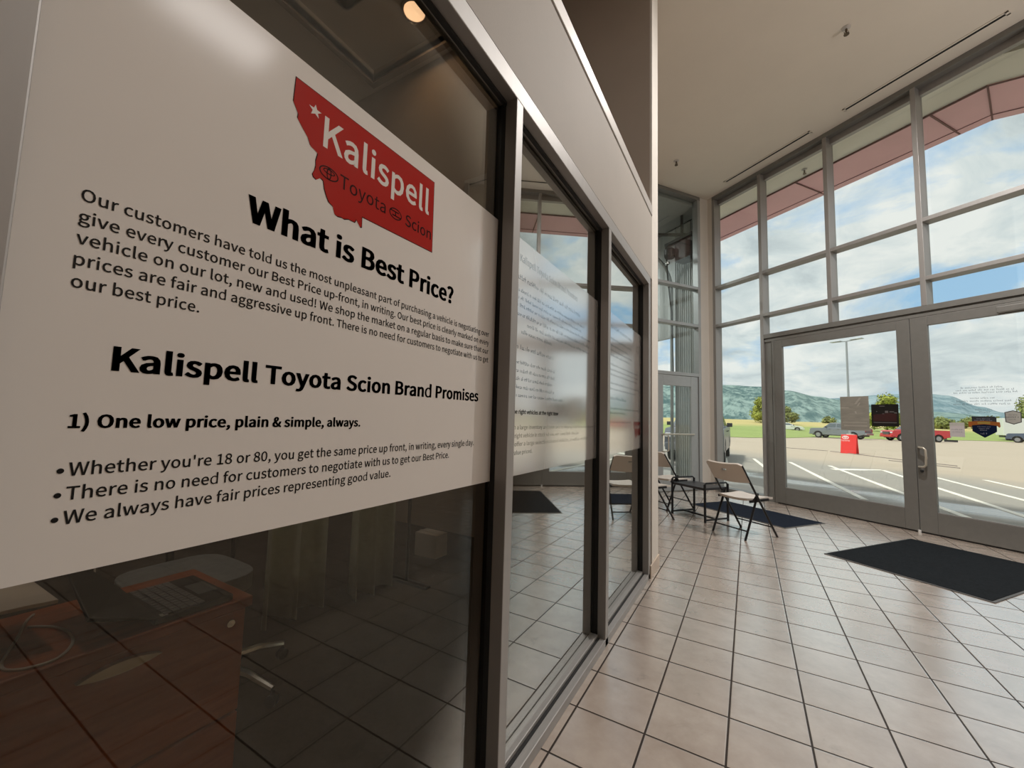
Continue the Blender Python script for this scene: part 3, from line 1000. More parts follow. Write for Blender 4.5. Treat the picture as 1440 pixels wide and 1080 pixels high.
b1 = banner(0.099, 1.2445, 'white window banner explaining best price, with large red state map, nearest office pane')
K, R_, W_ = 'vinyl_black', 'vinyl_red', 'vinyl_lettering_white'
for body, z, e in (
        ('Our customers have told us the most unpleasant part of purchasing a vehicle is negotiating over', 1.6085, 1.207),
        ('give every customer our Best Price up-front, in writing. Our best price is clearly marked on every', 1.577, 1.208),
        ('vehicle on our lot, new and used! We shop the market on a regular basis to make sure that our', 1.5462, 1.207),
        ('prices are fair and aggressive up front. There is no need for customers to negotiate with us to get', 1.5155, 1.208),
        ('our best price.', 1.4835, 0.3165)):
    lettering(body, bf, 0.1637, e, z, 0.0178, K, b1)
lettering('What is Best Price?', bf, 0.3776, 0.9963, 1.6760, 0.0505, K, b1, bold=0.046)
lettering('Kalispell Toyota Scion Brand Promises', bf, 0.2144, 1.1547, 1.3730, 0.0355, K, b1, bold=0.042)
lettering('1) One low price, plain & simple, always.', bf, 0.1770, 0.6645, 1.2885, 0.0190, K, b1, bold=0.042)
for body, z, e in (("Whether you're 18 or 80, you get the same price up front, in writing, every single day.", 1.2228, 1.137),
                   ('There is no need for customers to negotiate with us to get our Best Price.', 1.1900, 1.0066),
                   ('We always have fair prices representing good value.', 1.1575, 0.769)):
    lettering(body, bf, 0.1828, e, z, 0.0182, K, b1)
    mb = MB()
    n = 16
    mb.add([bf(0.1752 + 0.0036 * math.cos(2 * math.pi * k / n), z + 0.0072 + 0.0036 * math.sin(2 * math.pi * k / n)) for k in range(n)], [tuple(range(n))])
    mb.build('bullet', K, b1, recalc=False)

MAP = [(0.4496, 2.0193), (0.4475, 1.963), (0.4555, 1.9506), (0.4596, 1.9437), (0.4587, 1.9334), (0.4697, 1.9214), (0.4844, 1.9064), (0.4905, 1.8929), (0.5049, 1.888), (0.509, 1.8855), (0.5052, 1.8669), (0.5061, 1.8549), (0.5041, 1.8463), (0.4998, 1.8352), (0.5028, 1.8294), (0.5095, 1.8268), (0.5192, 1.8359), (0.5261, 1.8333), (0.53, 1.8163), (0.5365, 1.8019), (0.5427, 1.7922), (0.5528, 1.7868), (0.5581, 1.7713), (0.5654, 1.7695), (0.5767, 1.7721), (0.5827, 1.7709), (0.5942, 1.7761), (0.6126, 1.7763), (0.6166, 1.7849), (0.6287, 1.7711), (0.6334, 1.7732), (0.6325, 1.799), (0.8865, 1.8055), (0.8830, 2.0205)]


def flat(poly, fn, name, m, parent):
    mb = MB()
    mb.add([fn(*p) for p in poly], [tuple(range(len(poly)))])
    return mb.build(name, m, parent, recalc=False)


def state_map(b, fn):
    """fn maps map coordinates onto the banner; a dark keyline lies under the red"""
    cx = sum(p[0] for p in MAP) / len(MAP)
    cy = sum(p[1] for p in MAP) / len(MAP)
    key = [(p[0] + (0.0018 if p[0] > cx else -0.0018), p[1] + (0.0018 if p[1] > cy else -0.0018)) for p in MAP]
    k = flat(key, lambda u, v: fn(u, v, 0.0003), 'map_keyline', 'vinyl_dark_red', b)
    return flat(MAP, lambda u, v: fn(u, v, 0.0006), 'state_map', R_, b)


def fn1(u, v, d):
    return Vector((BX + d, u, v))


sm = state_map(b1, fn1)


def f3(u, v):
    return Vector((BX + 0.0009, u, v))


star = []
for k in range(10):
    r = 0.0155 if k % 2 == 0 else 0.0066
    a = math.pi / 2 + k * math.pi / 5
    star.append((0.4955 + r * math.cos(a), 1.9765 + r * 0.95 * math.sin(a)))
flat(star, f3, 'star', W_, b1)
lettering('Kalispell', f3, 0.519, 0.8655, 1.9120, 0.0700, W_, b1, bold=0.018)
lettering('Toyota', f3, 0.5666, 0.7043, 1.8395, 0.0325, 'vinyl_dark_red', b1, bold=0.004)
lettering('Scion', f3, 0.7742, 0.8790, 1.8400, 0.0315, 'vinyl_dark_red', b1)
mb = MB()
ring2d(0.5382, 1.8560, 0.0245, 0.0150, 0.0030, f3, mb)
ring2d(0.5382, 1.8600, 0.0150, 0.0062, 0.0026, f3, mb)
ring2d(0.5382, 1.8555, 0.0062, 0.0135, 0.0026, f3, mb)
mb.build('emblem', 'vinyl_dark_red', b1, recalc=False)
mb = MB()
ring2d(0.7386, 1.8545, 0.0222, 0.0155, 0.0032, f3, mb)
mb.add([f3(0.718, 1.8585), f3(0.750, 1.8585), f3(0.750, 1.8620), f3(0.718, 1.8620)], [(0, 1, 2, 3)])
mb.add([f3(0.727, 1.8475), f3(0.759, 1.8475), f3(0.759, 1.8510), f3(0.727, 1.8510)], [(0, 1, 2, 3)])
mb.add([f3(0.7365, 1.8475), f3(0.7400, 1.8475), f3(0.7400, 1.8620), f3(0.7365, 1.8620)], [(0, 1, 2, 3)])
mb.build('emblem', 'vinyl_dark_red', b1, recalc=False)

b2 = banner(1.2955, 2.4295, 'white window banner of printed promises on the middle office pane')
lettering('Kalispell Toyota Scion Brand Promises', bf, 1.425, 2.080, 1.9720, 0.0300, K, b2, bold=0.010)
lettering('The right vehicles at the right time', bf, 1.385, 1.842, 1.3365, 0.0170, K, b2, bold=0.028)
lettering('With a large inventory and even', bf, 1.362, 1.800, 1.2730, 0.0165, K, b2)
lettering('the right vehicle in stock', bf, 1.362, 1.700, 1.2390, 0.0165, K, b2)
lettering('We offer a large selection of used vehicles, as well as certified', bf, 1.362, 2.270, 1.2055, 0.0165, K, b2)
lettering('value priced.', bf, 1.400, 1.573, 1.1715, 0.0165, K, b2)
rnd = random.Random(3)
mb = MB()
for z, a, e, h in ((1.893, 1.362, 2.130, 0.022), (1.842, 1.362, 2.200, 0.016), (1.810, 1.362, 2.150, 0.016), (1.778, 1.362, 2.300, 0.016), (1.740, 1.362, 2.288, 0.018), (1.704, 1.50, 2.280, 0.018), (1.669, 1.45, 1.760, 0.018), (1.602, 1.385, 1.78, 0.020),
                   (1.540, 1.40, 1.80, 0.016), (1.506, 1.40, 1.80, 0.016), (1.473, 1.40, 1.78, 0.016), (1.438, 1.40, 1.80, 0.016), (1.405, 1.40, 1.90, 0.016), (1.273, 1.815, 2.385, 0.0165), (1.239, 1.715, 2.130, 0.0165)):
    scribble(bf, a, e, z, h, rnd, mb)
mb.build('small_print', K, b2, recalc=False)

b3 = banner(2.4825, 3.6145, 'white window banner with a small red map near its corner, farthest office pane')
mb = MB()
for z, a, e, h in ((1.960, 2.60, 3.30, 0.030), (1.880, 2.55, 3.28, 0.024), (1.835, 2.55, 3.20, 0.018), (1.800, 2.55, 3.30, 0.018), (1.765, 2.55, 3.25, 0.018), (1.700, 2.60, 3.50, 0.018), (1.665, 2.55, 3.50, 0.018), (1.630, 2.60, 3.49, 0.018), (1.570, 2.55, 3.594, 0.020), (1.530, 2.60, 3.444, 0.020),
                   (1.464, 2.60, 3.14, 0.024), (1.397, 2.55, 3.58, 0.018), (1.365, 2.55, 3.12, 0.018), (1.301, 2.70, 3.28, 0.018)):
    scribble(bf, a, e, z, h, rnd, mb)
mb.build('small_print', K, b3, recalc=False)
mb = MB()
ring2d(3.505, 1.925, 0.060, 0.030, 0.008, bf, mb)
mb.build('emblem', K, b3, recalc=False)


def fn3(u, v, d):
    return Vector((BX + d, 3.368 + (u - 0.4475) * 0.53, 1.183 + (v - 1.7695) * 0.52))


state_map(b3, fn3)
lettering('Kalispell', lambda u, v: fn3(u, v, 0.0009), 0.519, 0.8655, 1.9120, 0.0700, W_, b3, bold=0.018)

# ================================================================== ENTRANCE WALL
N0, N1 = 6.95, 7.13
NG = 7.085
mb = MB()
mb.wbox(WE, 5.85, N0, N1, 5.955, CEIL)
win2 = struct(mb.build('window_2', 'aluminum_dark', bevel=0.003))
VERT = [(5.79, 5.85, 0.0), (4.795, 4.855, 0.0), (3.69, 3.75, 2.93), (2.60, 2.656, 2.93), (1.50, 1.556, 2.93), (WE, WE + 0.06, 0.0)]
for a, b, z0 in VERT:
    mb = MB()
    mb.wbox(a, b, N0, N1, z0, 5.955)
    mb.build('mullion', 'aluminum', win2, bevel=0.003)
BARS = [(4.050, 4.104), (3.262, 3.314)]
cells = [(VERT[i + 1][1], VERT[i][0]) for i in range(5)]
for i, (a, b) in enumerate(cells):
    for z0, z1 in BARS:
        wbox_obj('transom', 'aluminum', (a, b, N0, N1, z0, z1), win2, bevel=0.003)
    lo = 0.085 if i == 0 else 2.93
    zs = [lo, BARS[1][0], BARS[1][1], BARS[0][0], BARS[0][1], 5.955]
    for k in range(3):
        wbox_obj('glass_pane', 'window_glass', (a - 0.004, b + 0.004, NG, NG + 0.008, zs[2 * k] - 0.003, zs[2 * k + 1] + 0.003), win2)
wbox_obj('sill', 'aluminum_dark', (4.855, 5.79, N0, N1, 0.0, 0.085), win2, bevel=0.003)
wbox_obj('head_trim', 'aluminum', (WE + 0.06, 5.79, NG - 0.03, N1, 5.86, 5.957), win2, bevel=0.003)
# door head, jamb
mb = MB()
mb.wbox(WE + 0.06, 4.795, N0 + 0.012, N1, 2.79, 2.83)
mb.wbox(WE + 0.06, 4.795, N0, N1, 2.855, 2.93)
mb.wbox(WE + 0.06, 4.795, N0 + 0.03, N1, 2.83, 2.855)
mb.build('door_head', 'aluminum_dark', win2, bevel=0.002)
mb = MB()
mb.wbox(4.615, 4.66, N0 + 0.012, N1, 0.0, 2.79)
mb.wbox(4.675, 4.795, N0 + 0.03, N1, 0.0, 2.79)
mb.build('door_jamb', 'aluminum_dark', win2, bevel=0.002)
wbox_obj('threshold', 'aluminum_dark', (WE + 0.06, 4.8, N0 + 0.02, N1, 0.0, 0.012), win2)


def leaf(name, s0, s1, gl, gr, handle_s, hsign):
    """s0 right edge, s1 left edge; glass from gr to gl"""
    na, nb = N0 + 0.004, N0 + 0.052
    mb = MB()
    mb.wbox(gl, s1, na, nb, 0.02, 2.784)
    mb.wbox(s0, gr, na, nb, 0.02, 2.784)
    mb.wbox(gr, gl, na, nb, 0.02, 0.282)
    mb.wbox(gr, gl, na, nb, 2.664, 2.784)
    d = struct(mb.build(name, 'aluminum_dark', bevel=0.004))
    wbox_obj('glass_pane', 'window_glass', (gr - 0.004, gl + 0.004, na + 0.020, na + 0.028, 0.278, 2.668), d)
    mb = MB()
    mb.wbox(gr, gl, na + 0.006, na + 0.02, 0.282, 0.290)
    mb.build('glazing_bead', 'aluminum', d)
    wbox_obj('door_sweep', 'rubber', (s0 + 0.01, s1 - 0.01, na + 0.01, nb - 0.01, 0.006, 0.022), d)
    return d


d1 = leaf('door_1', 2.790, 4.612, 4.478, 2.932, None, 1)
d2 = leaf('door_2', WE + 0.07, 2.784, 2.612, 1.27, 2.75, 1)
# pull handle of the right leaf: a squared loop
hp = [P(2.772, N0 + 0.004, 1.085), P(2.772, N0 - 0.05, 1.085)]
mb = MB()
loop = [P(2.765, N0 + 0.01, 1.086), P(2.735, N0 - 0.045, 1.086), P(2.690, N0 - 0.055, 1.082), P(2.672, N0 - 0.055, 1.06), P(2.668, N0 - 0.055, 0.96), P(2.674, N0 - 0.055, 0.865), P(2.692, N0 - 0.055, 0.843), P(2.735, N0 - 0.045, 0.838), P(2.765, N0 + 0.01, 0.838)]
mb.tube(loop, 0.0125, 10)
mb.build('door_handle', 'satin_nickel', d2, smooth=True)
mb = MB()
mb.lathe([(0.0, 0.0), (0.018, 0.0), (0.018, 0.012), (0.008, 0.016), (0.0, 0.016)], P(2.735, N0 + 0.004, 0.785), -BN, 16)
mb.build('lock', 'black_plastic', d2, smooth=True)
wbox_obj('door_closer', 'aluminum_dark', (1.50, 1.99, N0 - 0.065, N0 + 0.003, 2.675, 2.745), d2, bevel=0.006)
mb = MB()
mb.tube([P(2.787, N0 - 0.006, 0.0), P(2.787, N0 - 0.006, 0.035)], 0.016, 10)
mb.build('bolt_tip', 'sign_white', d2, smooth=True)


# ---------------------------------------------------------------- posters and decals on the door glass
NP = N0 + 0.0225      # room face of the door glass


def df(n):
    return lambda u, v: P(-u, n, v)       # u grows to the right as seen from the room


def flat_door(name, m, s0, s1, z0, z1, label, cat, th=0.0012, group=None):
    o = wbox_obj(name, m, (s0, s1, NP - th, NP, z0, z1))
    tag(o, label, cat, group)
    return o


p1 = flat_door('poster', 'poster_back', 3.283, 3.640, 1.275, 1.772, 'grey unprinted back of a tall poster on the left door glass', 'poster')
f = df(NP - 0.0017)
for u, v, w, h, sk in ((-3.46, 1.66, 0.03, 0.09, 0.06), (-3.43, 1.63, 0.02, 0.05, 0.03), (-3.63, 1.60, 0.10, 0.012, 0), (-3.45, 1.52, 0.02, 0.035, -0.01), (-3.62, 1.385, 0.31, 0.012, 0), (-3.60, 1.335, 0.29, 0.018, 0)):
    mb = MB()
    mb.add([f(u, v), f(u + w, v), f(u + w + sk, v + h), f(u + sk, v + h)], [(0, 1, 2, 3)])
    mb.build('faint_print', 'poster_mark', p1, recalc=False)
p2 = flat_door('poster', 'poster_black', 2.952, 3.256, 1.345, 1.650, 'small black poster with a dark red picture, right beside the grey poster on the door', 'poster')
f = df(NP - 0.0017)
mb = MB()
mb.add([f(-3.235, 1.415), f(-2.975, 1.415), f(-2.975, 1.515), f(-3.07, 1.535), f(-3.12, 1.52), f(-3.235, 1.505)], [(0, 1, 2, 3, 4, 5)])
mb.build('picture', 'poster_maroon', p2, recalc=False)
mb = MB()
mb.add([f(-3.235, 1.393), f(-2.975, 1.393), f(-2.975, 1.402), f(-3.235, 1.402)], [(0, 1, 2, 3)])
mb.build('caption', 'poster_grey', p2, recalc=False)
for u, v, w, h in ((-3.10, 1.53, 0.035, 0.03), (-3.13, 1.512, 0.02, 0.012), (-3.05, 1.54, 0.05, 0.012), (-3.00, 1.525, 0.03, 0.012), (-3.20, 1.545, 0.012, 0.012), (-3.16, 1.62, 0.06, 0.01)):
    mb = MB()
    mb.add([f(u, v), f(u + w, v), f(u + w, v + h), f(u, v + h)], [(0, 1, 2, 3)])
    mb.build('highlight', 'poster_grey', p2, recalc=False)

st = flat_door('notice', 'decal_pale', 2.333, 2.462, 1.240, 1.414, 'pale square notice stuck low on the right door glass beside the shield badge', 'notice')
MATS['decal_pale_paper'] = sheet_mat('decal_pale_paper', (0.80, 0.75, 0.75), 0.04)
st.data.materials[0] = MATS['decal_pale_paper']
mb = MB()
f = df(NP - 0.0017)
mb.add([f(-2.462, 1.375), f(-2.333, 1.375), f(-2.333, 1.414), f(-2.462, 1.414)], [(0, 1, 2, 3)])
mb.build('header', 'decal_grey', st, recalc=False)
mb = MB()
rnd = random.Random(5)
scribble(f, -2.445, -2.35, 1.325, 0.016, rnd, mb)
scribble(f, -2.445, -2.35, 1.295, 0.012, rnd, mb)
mb.build('small_print', 'decal_etch', st, recalc=False)
flat_door('strip_label', 'decal_ink', 2.397, 2.520, 1.174, 1.199, 'narrow black strip label under the pale notice', 'label')


def poly_door(name, m, poly, label=None, cat=None, parent=None, n0=NP - 0.0012, n1=NP):
    mb = MB()
    mb.prism(poly, lambda u, v: P(-u, n0, v), lambda u, v: P(-u, n1, v))
    o = mb.build(name, m, parent)
    if label:
        tag(o, label, cat)
    return o


bx, by = -2.170, 1.37
shield = [(-2.268, 1.490), (-2.085, 1.490), (-2.070, 1.475), (-2.072, 1.315), (-2.170, 1.242), (-2.268, 1.315), (-2.268, 1.490)][:-1]
badge = poly_door('award_badge', 'decal_navy', shield, 'navy shield badge with an orange ribbon on the right door glass', 'badge')
poly_door('badge_top', 'decal_charcoal', [(-2.266, 1.425), (-2.074, 1.425), (-2.074, 1.475), (-2.088, 1.488), (-2.255, 1.488), (-2.266, 1.476)], parent=badge, n0=NP - 0.0018, n1=NP - 0.0012)
poly_door('ribbon', 'decal_orange', [(-2.298, 1.372), (-2.285, 1.358), (-2.265, 1.385), (-2.170, 1.398), (-2.070, 1.385), (-2.052, 1.362), (-2.042, 1.376), (-2.045, 1.425), (-2.170, 1.440), (-2.298, 1.428)], parent=badge, n0=NP - 0.0024, n1=NP - 0.0012)
poly_door('ribbon_band', 'decal_gold', [(-2.222, 1.403), (-2.120, 1.403), (-2.120, 1.428), (-2.222, 1.428)], parent=badge, n0=NP - 0.0028, n1=NP - 0.0024)
mb = MB()
f = df(NP - 0.0030)
for u0, u1, v, h in ((-2.225, -2.118, 1.458, 0.012), (-2.245, -2.098, 1.438, 0.014), (-2.225, -2.118, 1.365, 0.012), (-2.215, -2.128, 1.345, 0.012), (-2.205, -2.140, 1.325, 0.012), (-2.200, -2.145, 1.283, 0.018)):
    scribble(f, u0, u1, v, h, rnd, mb)
mb.build('small_print', 'decal_pale', badge, recalc=False)
hexp = [(-2.006, 1.540), (-1.942, 1.561), (-1.880, 1.540), (-1.883, 1.428), (-1.942, 1.402), (-2.003, 1.428)]
hx = poly_door('hexagon_badge', 'decal_ink', hexp, 'grey hexagon badge with black rim at the right edge of the door glass', 'badge')
inn = [(-1.942 + (u + 1.942) * 0.88, 1.482 + (v - 1.482) * 0.88) for u, v in hexp]
poly_door('badge_face', 'decal_grey', inn, parent=hx, n0=NP - 0.0018, n1=NP - 0.0012)
mb = MB()
f = df(NP - 0.0022)
scribble(f, -1.992, -1.892, 1.478, 0.020, rnd, mb)
scribble(f, -1.975, -1.910, 1.505, 0.010, rnd, mb)
scribble(f, -1.975, -1.910, 1.455, 0.010, rnd, mb)
mb.build('small_print', 'decal_ink', hx, recalc=False)
# etched lines of small print high on the right leaf
gt = thing('glass_lettering', 'rows of tiny lettering on the right door glass above the badges', 'lettering', tuple(P(2.15, NP, 1.53)))
f = df(NP - 0.0005)
for a, b, v in ((-2.343, -1.999, 1.825), (-2.388, -1.911, 1.795), (-2.408, -1.896, 1.765), (-2.271, -2.059, 1.699), (-2.388, -1.943, 1.665), (-2.414, -1.950, 1.629), (-2.236, -2.078, 1.562), (-2.215, -2.09, 1.535)):
    mb = MB()
    scribble(f, a, b, v, 0.021, rnd, mb)
    mb.build('lettering_row', 'decal_etch', gt, recalc=False)

# ---------------------------------------------------------------- side wall (glazed, with a door)
S0, S1, SG = 5.955, 6.09, 6.05
mb = MB()
mb.wbox(S0, S1, 5.54, 6.735, 5.96, CEIL)
win3 = struct(mb.build('window_3', 'aluminum_dark', bevel=0.003))
for a, b in ((6.665, 6.735), (5.54, 5.60)):
    wbox_obj('mullion', 'aluminum_pale', (S0, S1, a, b, 0, 5.96), win3, bevel=0.003)
zb = [(2.24, 2.305), (3.255, 3.312), (4.04, 4.095)]
for z0, z1 in zb:
    wbox_obj('transom', 'aluminum_pale', (S0, S1, 5.60, 6.665, z0, z1), win3, bevel=0.003)
for z0, z1 in ((2.305, 3.255), (3.312, 4.04), (4.095, 5.96)):
    wbox_obj('glass_pane', 'window_glass', (SG, SG + 0.008, 5.596, 6.669, z0 - 0.003, z1 + 0.003), win3)
mb = MB()
mb.wbox(S0 + 0.02, S0 + 0.065, 6.62, 6.66, 0, 2.24)
mb.build('door_jamb', 'aluminum_pale', win3)
mb = MB()
sa, sb = S0 + 0.008, S0 + 0.056
mb.wbox(sa, sb, 6.455, 6.615, 0.015, 2.232)
mb.wbox(sa, sb, 5.605, 5.735, 0.015, 2.232)
mb.wbox(sa, sb, 5.735, 6.455, 0.015, 0.26)
mb.wbox(sa, sb, 5.735, 6.455, 2.03, 2.232)
d3 = struct(mb.build('door_3', 'aluminum_pale', bevel=0.004))
wbox_obj('glass_pane', 'window_glass', (sa + 0.02, sa + 0.028, 5.731, 6.459, 0.256, 2.034), d3)
mb = MB()
mb.tube([P(sa - 0.03, 5.72, 1.09), P(sa - 0.03, 6.50, 1.09)], 0.016, 8)
mb.tube([P(sa, 6.50, 1.09), P(sa - 0.03, 6.50, 1.09)], 0.016, 8)
mb.build('push_bar', 'satin_nickel', d3, smooth=True)
mb = MB()
mb.tube([P(sa, 5.70, 1.08), P(sa - 0.06, 5.72, 1.08), P(sa - 0.065, 5.80, 1.06), P(sa - 0.065, 5.805, 0.78), P(sa - 0.06, 5.72, 0.76), P(sa, 5.70, 0.76)], 0.013, 8)
mb.build('door_handle', 'satin_nickel', d3, smooth=True)

# ---------------------------------------------------------------- service bay behind the side wall
mb = MB()
nr = 30
poly = []
for i in range(nr * 2 + 1):
    poly.append((6.13 + (7.05 - 6.13) * i / (nr * 2), 7.15 - (0.025 if (i // 2) % 2 else 0.0)))
poly += [(7.05, 7.22), (6.13, 7.22)]
mb.prism(poly, lambda s, n: P(s, n, 0), lambda s, n: P(s, n, 5.9))
struct(mb.build('wall_bay_front', 'corrugated'))
mb = MB()
poly = []
for i in range(41):
    poly.append((7.05 + 3.95 * i / 40, 7.15 - (0.02 if (i // 2) % 2 else 0.0)))
poly += [(11.0, 7.22), (7.05, 7.22)]
mb.prism(poly, lambda s, n: P(s, n, 3.3), lambda s, n: P(s, n, 5.9))
struct(mb.build('wall_bay_header', 'corrugated'))
struct(wbox_obj('wall_bay_left', 'bay_wall', (11.0, 11.15, 0.6, 7.22, 0, 5.9)))
struct(wbox_obj('wall_bay_back', 'bay_wall', (6.10, 11.15, 0.45, 0.6, 0, 5.9)))
struct(wbox_obj('ceiling_bay', 'bay_wall', (6.10, 11.15, 0.45, 7.22, 5.9, 6.0)))
struct(wbox_obj('floor_bay', 'concrete', (6.10, 11.15, 0.45, 7.22, -0.1, -0.004)))
# overhead door track and opener
tr = thing('door_track', 'steel overhead door track curving up behind the side window', 'door track', tuple(P(7.04, 7.0, 0)))
mb = MB()
pts = [P(7.04, 7.03, z) for z in (0.0, 2.0, 3.4, 4.4)]
for k in range(1, 9):
    a = math.pi / 2 * k / 8
    pts.append(P(7.04, 7.03 - 0.75 * (1 - math.cos(a)), 4.4 + 0.75 * math.sin(a)))
pts.append(P(7.04, 4.4, 5.15))
mb.tube(pts, 0.035, 6)
mb.build('track', 'steel_grey', tr, smooth=True)
for n in (5.9, 4.6):
    mb = MB()
    mb.bar(P(7.04, n, 5.15), P(7.04, n, 5.89), 0.04, 0.04)
    mb.build('hanger', 'steel_grey', tr)
op = thing('door_opener', 'dark door opener motor hanging near the top of the side window', 'door opener', tuple(P(6.55, 6.8, 4.9)))
mb = MB()
mb.wbox(6.30, 6.62, 6.70, 7.00, 4.85, 5.28)
mb.build('motor_box', 'machine_dark', op, bevel=0.02)
mb = MB()
mb.lathe([(0.0, 0.0), (0.10, 0.0), (0.12, 0.05), (0.12, 0.18), (0.07, 0.22), (0.0, 0.22)], P(6.72, 6.66, 4.98), (0, 0, 1), 18)
mb.build('motor', 'machine_dark', op, smooth=True)
mb = MB()
mb.lathe([(0.0, 0.0), (0.055, 0.0), (0.06, 0.05), (0.0, 0.07)], P(6.76, 6.62, 4.84), (0, 0, 1), 14)
mb.build('lamp_cover', 'chrome', op, smooth=True)
mb = MB()
mb.bar(P(6.2, 6.8, 5.38), P(6.97, 6.8, 5.38), 0.10, 0.07)
mb.bar(P(6.45, 6.85, 5.45), P(6.95, 6.2, 5.52), 0.06, 0.05)
mb.bar(P(6.50, 6.8, 5.28), P(6.50, 6.8, 5.9), 0.05, 0.05)
mb.build('rail', 'machine_dark', op)
mb = MB()
mb.tube([P(6.80, 6.72, 5.35), P(6.92, 6.74, 5.30), P(6.96, 6.8, 5.1), P(6.97, 6.85, 4.6), P(6.96, 6.95, 3.8), P(6.96, 7.0, 2.2)], 0.018, 6)
mb.build('chain', 'machine_dark', op, smooth=True)

# ================================================================== CEILING FITTINGS


def sprinkler(loc, label, group):
    o = thing('sprinkler_head', label, 'sprinkler', loc, group)
    x, y, z = loc
    mb = MB()
    mb.lathe([(0.0, 0.0), (0.045, 0.0), (0.045, -0.006), (0.03, -0.018), (0.0, -0.018)], loc, (0, 0, 1), 18)
    mb.build('escutcheon', 'cap_metal', o, smooth=True)
    mb = MB()
    mb.lathe([(0.012, -0.018), (0.012, -0.05), (0.008, -0.055), (0.008, -0.075), (0.0, -0.075)], loc, (0, 0, 1), 10)
    mb.bar((x - 0.022, y, z - 0.05), (x - 0.008, y, z - 0.085), 0.006, 0.006)
    mb.bar((x + 0.022, y, z - 0.05), (x + 0.008, y, z - 0.085), 0.006, 0.006)
    mb.build('nozzle', 'brass_dark', o, smooth=True)
    mb = MB()
    mb.lathe([(0.0, -0.088), (0.028, -0.088), (0.028, -0.082), (0.0, -0.082)], loc, (0, 0, 1), 14)
    mb.build('deflector', 'brass_dark', o)
    return o


sprinkler((-1.046, 7.445, CEIL), 'sprinkler head on the lobby ceiling above the corner with the glazed side wall', 'sprinkler heads')
sprinkler((1.08, 5.751, CEIL), 'sprinkler head on the open lobby ceiling nearest the camera', 'sprinkler heads')
sprinkler((0.945, 8.545, 5.90), 'sprinkler head outside under the cream canopy soffit', 'sprinkler heads')


def slot(s0, s1, n, label):
    o = wbox_obj('air_slot', 'slot_black', (s0, s1, n - 0.017, n + 0.017, CEIL - 0.0115, CEIL - 0.001))
    tag(o, label, 'air vent', 'linear air slots')
    mb = MB()
    for k in (-1, 1):
        mb.wbox(s0 - 0.03, s1 + 0.03, n + k * 0.028 - 0.011, n + k * 0.028 + 0.011, CEIL - 0.010, CEIL - 0.001)
    mb.wbox(s0 - 0.03, s0, n - 0.039, n + 0.039, CEIL - 0.010, CEIL - 0.001)
    mb.wbox(s1, s1 + 0.03, n - 0.039, n + 0.039, CEIL - 0.010, CEIL - 0.001)
    mb.build('flange', 'ceiling_paint', o)


slot(3.80, 5.31, 6.715, 'shorter black air slot in the ceiling near the room corner')
slot(1.70, 3.27, 6.68, 'longer black air slot in the ceiling above the doors')

dl = thing('recessed_downlight', 'small lit downlight in the office ceiling seen over the near banner', 'downlight', (-3.41, 3.24, CEIL + 0.16))
mb = MB()
mb.lathe([(0.13, -0.001), (0.16, -0.001), (0.16, -0.012), (0.13, -0.012), (0.13, -0.001)], (-3.41, 3.24, CEIL + 0.16), (0, 0, 1), 24, caps=False)
mb.build('trim_ring', 'cap_metal', dl, smooth=True)
mb = MB()
mb.lathe([(0.0, -0.004), (0.125, -0.004), (0.125, -0.010), (0.0, -0.010)], (-3.41, 3.24, CEIL + 0.16), (0, 0, 1), 24)
mb.build('lens', 'lamp_lens', dl)
sp = bpy.data.lights.new('downlight_beam', 'SPOT')
sp.energy = 20
sp.spot_size = math.radians(172)
sp.spot_blend = 1.0
sp.color = (1.0, 0.68, 0.42)
sp.shadow_soft_size = 0.1
so = bpy.data.objects.new('downlight_beam', sp)
C.objects.link(so)
so.location = (-3.41, 3.24, CEIL + 0.13)
fill_spot((-2.3, 0.4, CEIL + 0.30), 110)  # fill added over the office to lift the curtains

# ================================================================== FURNITURE IN THE LOBBY


def rot_z(o, a):
    o.rotation_euler = (0, 0, a)


